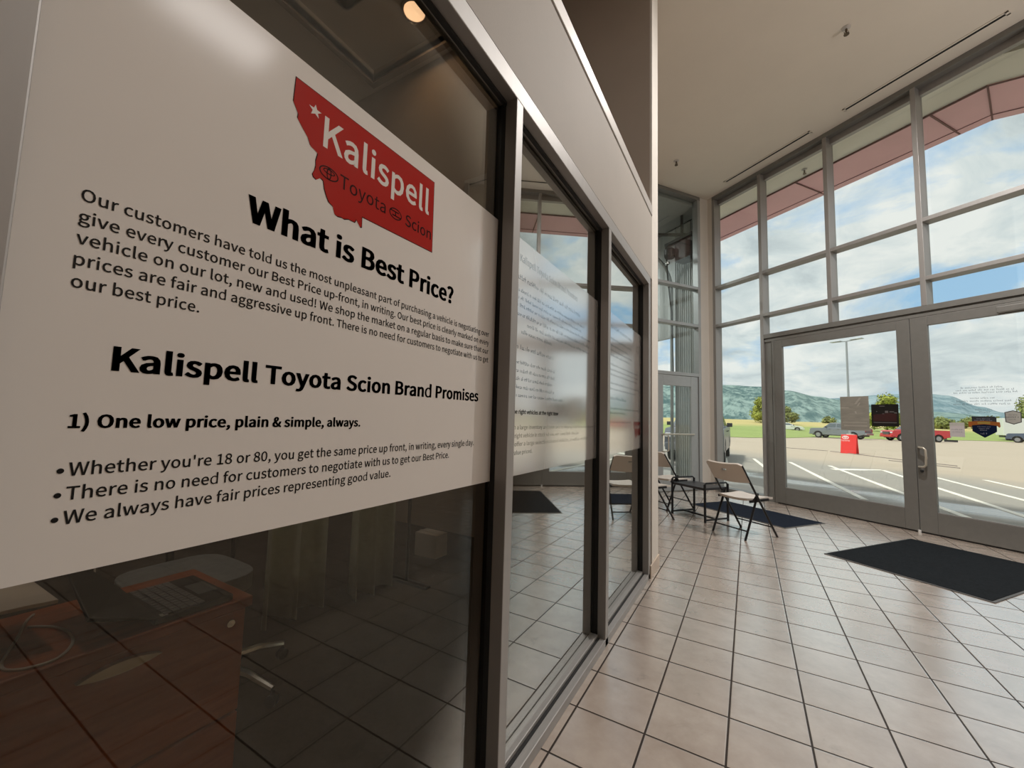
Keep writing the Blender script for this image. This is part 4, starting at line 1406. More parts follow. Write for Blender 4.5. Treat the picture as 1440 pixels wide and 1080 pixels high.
def make_chair(label, group):
    """local frame: +y is the way the sitter faces"""
    t = thing('folding_chair', label, 'chair', (0, 0, 0), group)
    W = 0.235
    r = 0.0125
    top = Vector((0, -0.335, 0.86))
    foot = Vector((0, 0.262, 0.0))
    seat = MB()
    nu, nv = 12, 12
    vs, fs = [], []
    for side in (0, 1):
        for j in range(nv + 1):
            for i in range(nu + 1):
                u = -1 + 2 * i / nu
                v = j / nv
                x = u * 0.205 * (1 - 0.10 * (1 - v)) * (1 - 0.04 * max(0, abs(2 * v - 1) - 0.7))
                y = -0.185 + 0.43 * v
                z = 0.450 + 0.012 * u * u - 0.010 * math.sin(math.pi * v) + (0.012 * v if v < 0.8 else 0.0096 - 0.06 * (v - 0.8))
                vs.append((x, y, z - (0.026 if side else 0)))
    m = (nu + 1) * (nv + 1)
    for j in range(nv):
        for i in range(nu):
            a = j * (nu + 1) + i
            q = (a, a + 1, a + nu + 2, a + nu + 1)
            fs.append(q)
            fs.append(tuple(m + k for k in reversed(q)))
    for i in range(nu):
        fs.append((i, m + i, m + i + 1, i + 1))
        a = nv * (nu + 1) + i
        fs.append((a, a + 1, m + a + 1, m + a))
    for j in range(nv):
        a = j * (nu + 1)
        fs.append((a, a + nu + 1, m + a + nu + 1, m + a))
        a += nu
        fs.append((a, m + a, m + a + nu + 1, a + nu + 1))
    seat.add(vs, fs)
    seat.build('seat', 'chair_plastic', t, smooth=True, sharp=50)
    # backrest follows the lean of the tubes
    def on(f, x):
        return Vector((x, top.y + (foot.y - top.y) * f, top.z + (foot.z - top.z) * f))
    bk = MB()
    vs, fs = [], []
    nu, nv = 14, 7
    nrm = Vector((0, 0.86, 0.6)).normalized()
    for side in (0, 1):
        for j in range(nv + 1):
            for i in range(nu + 1):
                u = -1 + 2 * i / nu
                v = j / nv
                f = -0.015 + 0.255 * v
                edge = 0.028 * max(0, (abs(u) - 0.78) / 0.22) ** 2
                if v < 0.3:
                    f += edge * (1 - v / 0.3)
                x = u * (W + 0.004)
                p = on(f, x) + nrm * (-0.03 * (1 - u * u) + 0.010)
                vs.append(p - nrm * (0.022 if side else 0))
    m = (nu + 1) * (nv + 1)
    hole = {(6, 2), (7, 2)}
    for j in range(nv):
        for i in range(nu):
            a = j * (nu + 1) + i
            q = (a, a + 1, a + nu + 2, a + nu + 1)
            if (i, j) in hole:
                continue
            fs.append(q)
            fs.append(tuple(m + k for k in reversed(q)))
    for i in range(nu):
        fs.append((i, m + i, m + i + 1, i + 1))
        a = nv * (nu + 1) + i
        fs.append((a, a + 1, m + a + 1, m + a))
    for j in range(nv):
        a = j * (nu + 1)
        fs.append((a, a + nu + 1, m + a + nu + 1, m + a))
        a += nu
        fs.append((a, m + a, m + a + nu + 1, a + nu + 1))
    bk.add(vs, fs)
    bk.build('backrest', 'chair_plastic', t, smooth=True, sharp=50)
    for sx in (-1, 1):
        mb = MB()
        mb.tube([on(0.02, sx * W), on(0.5, sx * W), on(1.0, sx * W)], r, 8)
        mb.build('front_leg', 'black_steel', t, smooth=True)
        mb = MB()
        j = on(0.47, sx * (W - 0.02))
        mb.tube([j + Vector((0, 0.02, 0.06)), Vector((sx * (W - 0.02), -0.262, 0.0))], r, 8)
        mb.build('rear_leg', 'black_steel', t, smooth=True)
        mb = MB()
        mb.bar((sx * 0.208, -0.17, 0.428), (sx * 0.208, 0.16, 0.436), 0.012, 0.028)
        mb.bar((sx * 0.215, -0.12, 0.428), (sx * 0.222, -0.06, 0.50), 0.012, 0.02)
        mb.build('seat_bracket', 'black_steel', t)
    mb = MB()
    p = on(0.86, W)
    mb.tube([(-W, p.y, p.z), (W, p.y, p.z)], 0.008, 6)
    mb.build('front_crossbar', 'black_steel', t, smooth=True)
    mb = MB()
    mb.tube([(-W + 0.02, -0.226, 0.10), (W - 0.02, -0.226, 0.10)], 0.008, 6)
    mb.build('rear_crossbar', 'black_steel', t, smooth=True)
    return t


face = math.atan2(BN.y, BN.x) - math.pi / 2
ch = make_chair('beige plastic folding chair nearest the doors, right of the side table', 'folding chairs by the side table')
ch.location = (-0.07, 5.78, 0)
rot_z(ch, face)
c2 = copy_tree(ch)
c2.location = (-1.09, 6.83, 0)
tag(c2, 'beige plastic folding chair behind the black side table, by the side door')
c3 = copy_tree(ch)
c3.location = (-1.24, 5.92, 0)
tag(c3, 'folding chair mostly hidden behind the wall end, black leg showing left of the table')

# black side table with raised rails at both ends
tb = thing('side_table', 'low black side table with raised end rails between the folding chairs', 'table')
hw, hd = 0.285, 0.215
mb = MB()
mb.box(-hw + 0.012, hw - 0.012, -hd, hd, 0.42, 0.452)
mb.build('tabletop', 'table_black', tb, bevel=0.004)
for sx in (-1, 1):
    for sy in (-1, 1):
        mb = MB()
        mb.bar((sx * hw, sy * hd, 0), (sx * hw, sy * hd, 0.50), 0.024, 0.024)
        mb.build('leg', 'black_steel', tb, bevel=0.003)
    mb = MB()
    mb.tube([(sx * hw, -hd, 0.495), (sx * hw, -hd + 0.02, 0.515), (sx * hw, hd - 0.03, 0.515), (sx * hw, hd, 0.49), (sx * hw, hd, 0.45)], 0.012, 8)
    mb.build('end_rail', 'black_steel', tb, smooth=True)
    mb = MB()
    mb.bar((sx * hw, -hd, 0.035), (sx * hw, hd, 0.035), 0.020, 0.020)
    mb.build('floor_rail', 'black_steel', tb)
mb = MB()
mb.bar((-hw, 0, 0.035), (hw, 0, 0.035), 0.020, 0.020)
mb.build('stretcher', 'black_steel', tb)
tb.location = (-0.618, 6.395, 0)
rot_z(tb, math.atan2(-BD.y, -BD.x))


def floor_mat(s0, s1, n0, n1, m, label):
    o = wbox_obj('floor_mat', m, (s0 + 0.02, s1 - 0.02, n0 + 0.02, n1 - 0.02, 0.001, 0.010))
    tag(o, label, 'mat', 'entrance mats')
    mb = MB()
    mb.wbox(s0, s0 + 0.02, n0, n1, 0.0005, 0.006)
    mb.wbox(s1 - 0.02, s1, n0, n1, 0.0005, 0.006)
    mb.wbox(s0 + 0.02, s1 - 0.02, n0, n0 + 0.02, 0.0005, 0.006)
    mb.wbox(s0 + 0.02, s1 - 0.02, n1 - 0.02, n1, 0.0005, 0.006)
    mb.build('rubber_edge', 'mat_rubber', o)
    return o


floor_mat(1.48, 2.675, 4.74, 6.43, 'floor_mat', 'large charcoal floor mat in front of the right door')
floor_mat(3.475, 5.0, 5.37, 6.21, 'floor_mat_blue', 'dark blue floor mat behind the folding chair by the left door')

# ================================================================== INSIDE THE OFFICE
dk = thing('desk', 'cherry wood desk with drawers behind the near office glass', 'desk', (-1.56, 0.05, 0))
box_obj('desktop', 'cherry_top', (-1.745, -1.35, -0.72, 0.742, 0.712, 0.742), dk, bevel=0.004)
box_obj('carcass', 'cherry_wood', (-1.735, -1.39, -0.70, 0.730, 0.0, 0.712), dk)
for y0, y1 in ((-0.02, 0.733), (-0.70, -0.03)):
    d = box_obj('drawer', 'cherry_wood', (-1.39, -1.372, y0, y1, 0.405, 0.704), dk, bevel=0.003)
    d_ = box_obj('drawer', 'cherry_wood', (-1.39, -1.372, y0, y1, 0.06, 0.397), dk, bevel=0.003)
    for dd, zc in ((d, 0.672), (d_, 0.34)):
        yc = (y0 + y1) / 2 + 0.083
        mb = MB()
        prof = []
        for k in range(17):
            u = -1 + k / 8
            prof.append((yc + 0.080 * u, zc + 0.016 * (1 - u * u)))
        for k in range(15, 0, -1):
            u = -1 + k / 8
            prof.append((yc + 0.080 * u, zc - 0.012 * (1 - u * u)))
        mb.prism(prof, lambda y, z: (-1.372, y, z), lambda y, z: (-1.354, y, z))
        mb.build('drawer_handle', 'satin_nickel', dd, bevel=0.002)
    if y0 > -0.1:
        mb = MB()
        mb.lathe([(0.0, 0.0), (0.011, 0.0), (0.011, 0.005), (0.006, 0.006), (0.0, 0.003)], (-1.372, 0.692, 0.672), (1, 0, 0), 18)
        mb.build('lock', 'chrome', d, smooth=True)

lp = thing('laptop', 'open black laptop at the end of the desk', 'laptop', (-1.49, 0.59, 0.742))
z0 = 0.744
box_obj('base', 'black_plastic', (-1.625, -1.362, 0.500, 0.690, z0, z0 + 0.018), lp, bevel=0.004)
mb = MB()
for r in range(5):
    for c in range(12):
        x = -1.615 + c * 0.0205
        y = 0.523 + r * 0.0195
        mb.box(x, x + 0.0175, y, y + 0.0165, z0 + 0.018, z0 + 0.0205)
tag(mb.build('keys', 'key_plastic', lp), kind='stuff')
box_obj('touchpad', 'grey_plastic', (-1.54, -1.44, 0.630, 0.680, z0 + 0.018, z0 + 0.0186), lp)
box_obj('sticker', 'decal_grey', (-1.385, -1.366, 0.515, 0.530, z0 + 0.018, z0 + 0.0186), lp)
mb = MB()
lid_ = [(-1.625, 0.500, z0 + 0.030), (-1.362, 0.500, z0 + 0.016), (-1.362, 0.368, z0 + 0.062), (-1.625, 0.360, z0 + 0.180)]
mb.hexa(lid_ + [(x, y + 0.003, z + 0.008) for x, y, z in lid_])
mb.build('lid', 'black_plastic', lp, bevel=0.002)

pr = thing('printer', 'dark desk printer with cream paper on top, left end of the desk', 'printer', (-1.6, 0.12, 0.742))
box_obj('body', 'black_plastic', (-1.72, -1.45, -0.20, 0.25, 0.744, 0.835), pr, bevel=0.015)
mb = MB()
vs = []
for k in range(9):
    u = k / 8
    vs += [(-1.68, -0.10 + 0.43 * u, 0.842 + 0.012 * math.sin(3 * u)), (-1.445, -0.10 + 0.435 * u, 0.842 + 0.012 * math.sin(3 * u) - 0.010 * max(0, 1 - u * 1.2))]
vs += [(x, y, z + 0.008) for x, y, z in vs]
fs = []
for k in range(8):
    a = 2 * k
    fs += [(a, a + 1, a + 3, a + 2), (18 + a, 18 + a + 2, 18 + a + 3, 18 + a + 1), (a, a + 2, 18 + a + 2, 18 + a), (a + 1, 18 + a + 1, 18 + a + 3, a + 3)]
fs += [(0, 18, 19, 1), (16, 17, 35, 34)]
mb.add(vs, fs)
mb.build('paper_sheet', 'paper', pr, smooth=True)
cab = MB()
cp = [(-1.70, 0.350), (-1.66, 0.330), (-1.564, 0.300), (-1.48, 0.270), (-1.435, 0.256), (-1.397, 0.256), (-1.368, 0.282), (-1.365, 0.324), (-1.416, 0.360), (-1.490, 0.373), (-1.566, 0.360), (-1.617, 0.326)]
cab.tube(smooth_path([(x, y, 0.7455) for x, y in cp], 6), 0.0032, 6)
tag(cab.build('power_cord', 'cable_white', smooth=True), 'thin white cord looped on the desk beside the printer', 'cord')
cab = MB()
cab.tube([(-1.953, 0.532, 0.80), (-1.85, 0.505, 0.755), (-1.737, 0.470, 0.746), (-1.68, 0.445, 0.746), (-1.640, 0.428, 0.746)], 0.003, 6)
# second cord stays with the laptop
cab.build('power_lead', 'cable_white', lp, smooth=True)

oc = thing('office_chair', 'grey swivel chair with chrome star base behind the desk', 'chair', (-2.18, 1.04, 0))
cx, cy = -2.18, 1.04
for k in range(5):
    a = math.radians(18 + 72 * k)
    ex, ey = cx + 0.33 * math.cos(a), cy + 0.33 * math.sin(a)
    mb = MB()
    mb.tube([(cx + 0.03 * math.cos(a), cy + 0.03 * math.sin(a), 0.135), (cx + 0.2 * math.cos(a), cy + 0.2 * math.sin(a), 0.115), (ex, ey, 0.075)], [0.024, 0.018, 0.014], 8)
    lg = mb.build('base_arm', 'chrome', oc, smooth=True)
    mb = MB()
    d = Vector((-math.sin(a), math.cos(a), 0))
    for q in (-0.016, 0.006):
        mb.lathe([(0.0, 0.0), (0.026, 0.0), (0.026, 0.012), (0.0, 0.012)], Vector((ex, ey, 0.027)) + d * q, d, 14)
    mb.bar((ex, ey, 0.03), (ex, ey, 0.07), 0.012, 0.012)
    mb.build('caster', 'black_plastic', lg)
mb = MB()
mb.tube([(cx, cy, 0.10), (cx, cy, 0.46)], 0.028, 12)
mb.build('gas_lift', 'chrome', oc, smooth=True)
mb = MB()
pts = []
for k in range(28):
    a = 2 * math.pi * k / 28
    ca, sa_ = math.cos(a), math.sin(a)
    pts.append((cx - 0.12 + 0.25 * math.copysign(abs(ca) ** 0.5, ca), cy - 0.09 + 0.22 * math.copysign(abs(sa_) ** 0.5, sa_)))
mb.prism(pts, lambda x, y: (x, y, 0.47), lambda x, y: (x, y, 0.545))
mb.build('seat', 'grey_fabric', oc, bevel=0.02)
mb = MB()
mb.prism([(u * 0.9 - 0.02, v) for u, v in ((-0.22, 0.68), (-0.19, 0.62), (0.19, 0.62), (0.22, 0.68), (0.21, 1.0), (0.16, 1.06), (-0.16, 1.06), (-0.21, 1.0))], lambda u, v: (cx - 0.42 - 0.1 * (v - 0.6), cy - 0.05 + u, v), lambda u, v: (cx - 0.36 - 0.1 * (v - 0.6), cy - 0.05 + u, v))
mb.build('backrest', 'grey_fabric', oc, bevel=0.015)
mb = MB()
mb.tube([(cx - 0.12, cy - 0.07, 0.46), (cx - 0.36, cy - 0.06, 0.47), (cx - 0.44, cy - 0.06, 0.70)], 0.018, 8)
mb.build('back_support', 'black_plastic', oc, smooth=True)

# pale green curtains hanging in the office
def curtain(y0, y1, x, z0, z1, label, folds, ph):
    mb = MB()
    nu, nv = 90, 8
    vs, fs = [], []
    for j in range(nv + 1):
        for i in range(nu + 1):
            u, v = i / nu, j / nv
            a = 2 * math.pi * folds * u + ph
            am = 0.075 - 0.025 * v
            vs.append((x + am * math.sin(a) + 0.02 * math.sin(2.3 * a + v), y0 + (y1 - y0) * u + 0.02 * math.cos(a), z0 + (z1 - z0) * v + 0.01 * math.sin(a * 0.5) * (1 - v)))
    for j in range(nv):
        for i in range(nu):
            a = j * (nu + 1) + i
            fs.append((a, a + 1, a + nu + 2, a + nu + 1))
    mb.add(vs, fs)
    o = mb.build('curtain', 'curtain_cloth', smooth=True, recalc=False)
    md = o.modifiers.new('thickness', 'SOLIDIFY')
    md.thickness = 0.006
    tag(o, label, 'curtain', 'office curtains')
    return o


curtain(1.40, 1.86, -2.52, 0.04, 2.45, 'pale green curtain in the office, left of the pair, nearer the desk', 2.6, 0.4)
curtain(1.95, 2.30, -2.40, 0.04, 2.45, 'pale green curtain in the office, right of the pair, farther from the desk', 2.3, 1.0)
cs = thing('curtain_stand', 'black floor stand carrying the pale green office curtains', 'curtain stand', (-2.46, 1.875, 0.002))
mb = MB()
mb.tube([(-2.57, 1.28, 2.475), (-2.35, 2.46, 2.475)], 0.016, 8)
mb.build('rail', 'black_steel', cs, smooth=True)
for x, y in ((-2.57, 1.28), (-2.35, 2.46)):
    mb = MB()
    mb.tube([(x, y, 0.02), (x, y, 2.475)], 0.014, 8)
    mb.build('post', 'black_steel', cs, smooth=True)
    mb = MB()
    mb.box(x - 0.22, x + 0.22, y - 0.03, y + 0.03, 0.002, 0.02)
    mb.build('foot', 'black_steel', cs)

bxo = thing('carton', 'small white carton on the office floor beyond the curtains', 'box', (-2.6, 3.06, 0))
box_obj('box_body', 'carton', (-2.76, -2.50, 2.98, 3.14, 0.0, 0.21), bxo, bevel=0.003)
box_obj('tape', 'decal_grey', (-2.77, -2.49, 3.045, 3.075, 0.209, 0.2115), bxo)

# window high in the office end wall
mb = MB()
y = YW - 0.02
mb.box(-2.93, -2.86, y, YW, 3.3, 4.17)
mb.box(-2.60, -2.53, y, YW, 3.3, 4.17)
mb.box(-2.86, -2.60, y, YW, 4.10, 4.17)
mb.box(-2.86, -2.60, y, YW, 3.3, 3.37)
wf = struct(mb.build('window_4', 'cap_metal', bevel=0.004))
box_obj('window_panel', 'drywall', (-2.86, -2.60, YW - 0.008, YW - 0.001, 3.37, 4.10), wf)

# ================================================================== OUTSIDE: canopy
# inner edge of the red band runs 0.6 m off the wall, then turns to run along +x
def off_line(n):                     # corner where the two canopy runs meet, for an offset n
    y_ = {7.10: 6.90, 7.68: 7.46, 8.45: 8.20, 8.60: 8.34}[n]
    x_ = (n - 0.8052 * y_) / 0.5930
    return Vector((x_, y_, 0))


def canopy_strip(na, nb, z0, z1):
    a0, b0 = P(12.0, na), P(12.0, nb)
    a1, b1_ = off_line(na), off_line(nb)
    a2, b2_ = Vector((12.0, a1.y, 0)), Vector((12.0, b1_.y, 0))
    mb = MB()
    for p, q, r, s in ((a0, b0, b1_, a1), (a1, b1_, b2_, a2)):
        mb.hexa([(*p.xy, z0), (*q.xy, z0), (*r.xy, z0), (*s.xy, z0), (*p.xy, z1), (*q.xy, z1), (*r.xy, z1), (*s.xy, z1)])
    return mb


struct(canopy_strip(7.10, 7.68, 5.90, 6.4).build('soffit', 'soffit_cream'))
cn = struct(canopy_strip(7.68, 8.45, 5.885, 6.7).build('canopy', 'canopy_red'))
canopy_strip(8.45, 8.60, 5.875, 6.7).build('canopy_lip', 'canopy_red', cn)
mb = MB()
for s in (4.61, 7.1, 2.72):
    mb.wbox(s - 0.011, s + 0.011, 7.68, 8.585, 5.872, 5.89)
for na, sc_ in ((7.672, 2.153), (8.445, 2.354)):
    mb.wbox(sc_, 12.0, na, na + 0.014, 5.872 if na < 8 else 5.880, 5.90)
a, b = off_line(7.68), off_line(8.60)
mb.bar((a.x, a.y, 5.880), (b.x, b.y, 5.880), 0.02, 0.014)
for yy, xx in ((off_line(7.68).y, off_line(7.68).x), (off_line(8.45).y, off_line(8.45).x)):
    mb.box(xx, 12.0, yy - 0.006, yy + 0.008, 5.876, 5.89)
mb.build('seam', 'canopy_seam', cn)
# roof over the building keeps the sun off the room
mb = MB()
mb.prism([(-9, -5), (12, -5), (12, 8.2), (off_line(8.60).x, 8.2)] + [tuple(P(12.0, 8.6).xy)], lambda x, y: (x, y, 6.7), lambda x, y: (x, y, 6.9))
struct(mb.build('roof', 'soffit_cream'))

# ================================================================== OUTSIDE: ground
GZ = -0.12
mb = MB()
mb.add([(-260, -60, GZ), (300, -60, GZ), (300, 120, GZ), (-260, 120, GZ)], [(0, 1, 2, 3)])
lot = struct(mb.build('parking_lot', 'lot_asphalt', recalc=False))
lines = [((1.39, 19.46), (1.99, 10.72)), ((2.56, 19.0), (3.11, 9.76)), ((3.96, 18.55), (4.07, 10.4)), ((4.87, 17.17), (5.04, 12.6)), ((-0.86, 19.45), (-0.58, 14.5)), ((0.17, 20.12), (0.75, 12.5)), ((6.0, 17.5), (6.1, 11.5))]
for (x0, y0), (x1, y1) in lines:
    mb = MB()
    mb.bar((x0, y0, GZ + 0.004), (x1, y1, GZ + 0.004), 0.12, 0.008)
    mb.build('parking_line', 'line_paint', lot)
mb = MB()
mb.prism([(2.5, 17.3), (3.3, 17.9), (3.9, 18.5), (3.95, 18.75), (3.2, 18.3), (2.4, 17.7)], lambda x, y: (x, y, GZ), lambda x, y: (x, y, GZ + 0.006))
mb.build('paint_patch', 'line_paint', lot)
mb = MB()
for pts in ([(4.1, 29.9), (5.0, 28.0), (6.2, 24.9), (7.2, 23.2)], [(5.4, 24.3), (6.2, 23.0), (6.9, 22.0)], [(2.0, 31.5), (4.0, 30.2)]):
    mb.tube([(x, y, GZ) for x, y in pts], 0.03, 4)
mb.build('crack_seal', 'asphalt_seal', lot)
# walk along the facade
struct(wbox_obj('sidewalk', 'concrete', (-3.0, 6.0, 7.13, 8.5, GZ - 0.1, -0.02)))
struct(wbox_obj('bay_apron', 'concrete', (6.0, 12.0, 7.22, 8.6, GZ - 0.1, -0.02)))

# grass field rising towards the hills
edge = [(-120, 44), (-40, 46), (-10, 47.5), (0, 50.4), (5, 58), (8.5, 68.5), (14, 68.5), (20, 72), (25.4, 82.9), (40, 93), (80, 100), (200, 108)]


def edge_y(x):
    for (x0, y0), (x1, y1) in zip(edge, edge[1:]):
        if x0 <= x <= x1:
            return y0 + (y1 - y0) * (x - x0) / (x1 - x0)
    return 100


def field_z(x, y):
    v = 0.0
    for _ in range(30):
        xs = x / (1 + 1.2 * v)
        y0 = edge_y(xs)
        t = max(0.0, (y - y0) / (340 - y0))
        v = 0.5 * v + 0.5 * t
    d = max(0.0, y - y0)
    return GZ + 0.03 + min(d, 95) * 0.030 - (0.0 if d < 95 else (d - 95) * 0.01)


mb = MB()
nx, ny = 80, 14
vs, fs = [], []
for j in range(ny + 1):
    for i in range(nx + 1):
        x = -120 + 320 * i / nx
        y0 = edge_y(x)
        v = (j / ny) ** 2
        y = y0 + (340 - y0) * v
        d = y - y0
        z = GZ + 0.03 + min(d, 95) * 0.030 - (0.0 if d < 95 else (d - 95) * 0.01)
        vs.append((x * (1 + 1.2 * v), y, z))
for j in range(ny):
    for i in range(nx):
        a = j * (nx + 1) + i
        fs.append((a, a + 1, a + nx + 2, a + nx + 1))
mb.add(vs, fs)
g = mb.build('grass_field', 'field_grass', smooth=True, recalc=False)
tag(g, 'green lawn and dry yellow field beyond the parking lot', 'grass', kind='stuff')


# hills
def hills(name, m, dist, prof, depth, seed, amp):
    rn = random.Random(seed)
    mb = MB()
    nu, nv = 150, 18
    a0, a1 = prof[0][0], prof[-1][0]
    ph = [rn.uniform(0, 6.28) for _ in range(8)]

    def top(a):
        for (p, e), (q, g_) in zip(prof, prof[1:]):
            if p <= a <= q:
                t = (a - p) / (q - p)
                t = t * t * (3 - 2 * t)
                return e + (g_ - e) * t
        return prof[-1][1]
    vs, fs = [], []
    for j in range(nv + 1):
        for i in range(nu + 1):
            a = a0 + (a1 - a0) * i / nu
            v = j / nv
            d = dist - depth * (1 - v)
            h = top(a) * dist + 1.3
            r = sum(math.sin(ph[k] + a * (0.7 + k * 0.9) + v * (2 + k)) / (1 + k) for k in range(8))
            z = h * (v ** 0.85) + amp * r * v * (1 - v) * 4 + rn.uniform(-1, 1) * amp * 0.06 * (1 if v > 0.05 else 0)
            ra = math.radians(a)
            vs.append((math.sin(ra) * d, math.cos(ra) * d, z if j else -5))
    for j in range(nv):
        for i in range(nu):
            k = j * (nu + 1) + i
            fs.append((k, k + 1, k + nu + 2, k + nu + 1))
    mb.add(vs, fs)
    return struct(mb.build(name, m, smooth=True, recalc=False, loc=(0, 0, 0)))


hills('hills', 'hazy_pine_slope', 1500, [(-40, 0.060), (-12, 0.085), (-2.4, 0.0845), (1.4, 0.0800), (3.9, 0.0715), (6.9, 0.0585), (8.7, 0.0520), (12, 0.0400), (16, 0.030), (22, 0.018), (30, 0.012)], 800, 11, 3.5)
hills('far_hills', 'hazy_far_slope', 2600, [(2, 0.040), (6, 0.052), (9, 0.0555), (11.7, 0.0600), (15.3, 0.0628), (16.8, 0.0581), (19.0, 0.0390), (20.2, 0.0300), (21.4, 0.0240), (26, 0.020), (40, 0.035)], 900, 5, 5)


# ---------------------------------------------------------------- trees
def tree(x, y, top, h, w, m, label, seed, group=None, trunk=0.25, n=900, leaf=0.32):
    """top: height of the crown top above the room floor"""
    rn = random.Random(seed)
    z = field_z(x, y) - 0.1
    h = top - z
    o = thing('tree', label, 'tree', (x, y, z), group)
    mb = MB()
    mb.tube([(x, y, z), (x + 0.05, y, z + h * trunk), (x, y, z + h * 0.7)], [0.022 * h, 0.017 * h, 0.006 * h], 8)
    for k in range(5):
        a = rn.uniform(0, 6.28)
        zz = z + h * rn.uniform(0.28, 0.5)
        mb.tube([(x, y, zz), (x + math.cos(a) * w * 0.28, y + math.sin(a) * w * 0.28, zz + h * 0.2)], [0.01 * h, 0.004 * h], 6)
    mb.build('trunk', 'bark', o, smooth=True)
    blobs = []
    for k in range(16):
        a = rn.uniform(0, 6.28)
        v = rn.random()
        rr = w * 0.36 * (math.sin(math.pi * (0.22 + 0.74 * v))) * rn.uniform(0.4, 1)
        blobs.append((x + rr * math.cos(a), y + rr * math.sin(a), z + h * (0.16 + 0.70 * v), w * rn.uniform(0.12, 0.20)))
    mb = MB()
    for k in range(n * 3):
        bx_, by_, bz_, br = rn.choice(blobs)
        d = Vector((rn.gauss(0, 1), rn.gauss(0, 1), rn.gauss(0, 1))).normalized()
        c = Vector((bx_, by_, bz_)) + d * br * rn.uniform(0.5, 1.12)
        u = Vector((rn.gauss(0, 1), rn.gauss(0, 1), rn.gauss(0, 1)))
        u = (u - d * u.dot(d) * 0.6).normalized()
        w_ = d.cross(u).normalized()
        s = leaf * rn.uniform(0.6, 1.2)
        mb.add([c - u * s, c + w_ * s * 0.6 + d * s * 0.2, c + u * s, c - w_ * s * 0.6 + d * s * 0.1], [(0, 1, 2), (0, 2, 3)])
    for bx_, by_, bz_, br in blobs:
        prof = [(0.0, -br * 0.6), (br * 0.4, -br * 0.4), (br * 0.6, 0), (br * 0.4, br * 0.4), (0.0, br * 0.6)]
        mb.lathe(prof, (bx_, by_, bz_), (0, 0, 1), 9)
    mb.build('foliage', m, o, recalc=False)
    return o


def pol(az, d):
    a = math.radians(az)
    return d * math.sin(a), d * math.cos(a)


TG = 'trees beyond the lot'
for az, d, top, w, m, sd, n, lab in (
        (1.6, 115, 7.9, 7.5, 'leaf_yellow_green', 2, 1300, 'young yellow green tree seen in the narrow pane left of the doors'),
        (3.9, 120, 5.6, 5.5, 'leaf_olive', 3, 900, 'low round olive tree behind the white sedan'),
        (12.5, 100, 8.0, 6.4, 'leaf_yellow_green', 4, 1400, 'bright yellow green tree behind the black poster'),
        (7.7, 150, 3.9, 4.5, 'leaf_olive', 6, 500, 'small tree at the field edge above the silver pickup'),
        (16.4, 150, 4.0, 7.0, 'leaf_olive', 20, 700, 'low bushy tree above the red pickup tailgate'),
        (18.3, 165, 4.3, 8.0, 'leaf_olive', 21, 700, 'olive tree on the field edge left of the shield badge'),
        (19.6, 170, 4.6, 8.0, 'leaf_olive', 22, 700, 'olive tree on the field edge right of the shield badge'),
        (21.8, 130, 8.2, 8.5, 'leaf_olive', 23, 1000, 'large olive tree behind the hexagon badge')):
    x, y = pol(az, d)
    tree(x, y, top, 1, w, m, lab, sd, TG, n=n, leaf=0.30 if d > 125 else 0.24)


# ---------------------------------------------------------------- vehicles
def wheel(t, x, y, r, w):
    sgn = 1 if y > 0 else -1
    mb = MB()
    mb.lathe([(r * 0.62, -w / 2), (r * 0.95, -w / 2), (r, -w * 0.35), (r, w * 0.35), (r * 0.95, w / 2), (r * 0.62, w / 2), (r * 0.62, -w / 2)], (x, y, r), (0, 1, 0), 28, caps=False)
    wh = mb.build('wheel', 'tire', t, smooth=True)
    mb = MB()
    q = y + sgn * (w / 2 - 0.02)
    mb.lathe([(r * 0.62, -0.02), (r * 0.64, 0.015), (r * 0.54, 0.018), (r * 0.52, -0.005), (0.0, -0.005)], (x, q, r), (0, sgn, 0), 24)
    for k in range(6):
        a = 2 * math.pi * k / 6
        mb.bar((x + 0.06 * math.cos(a), q + sgn * 0.01, r + 0.06 * math.sin(a)), (x + r * 0.56 * math.cos(a), q + sgn * 0.01, r + r * 0.56 * math.sin(a)), 0.05, 0.03, up=(0, 1, 0))
    mb.lathe([(0.0, 0.0), (0.07, 0.0), (0.06, 0.025), (0.0, 0.025)], (x, q, r), (0, sgn, 0), 12)
    mb.build('rim', 'alloy', wh)


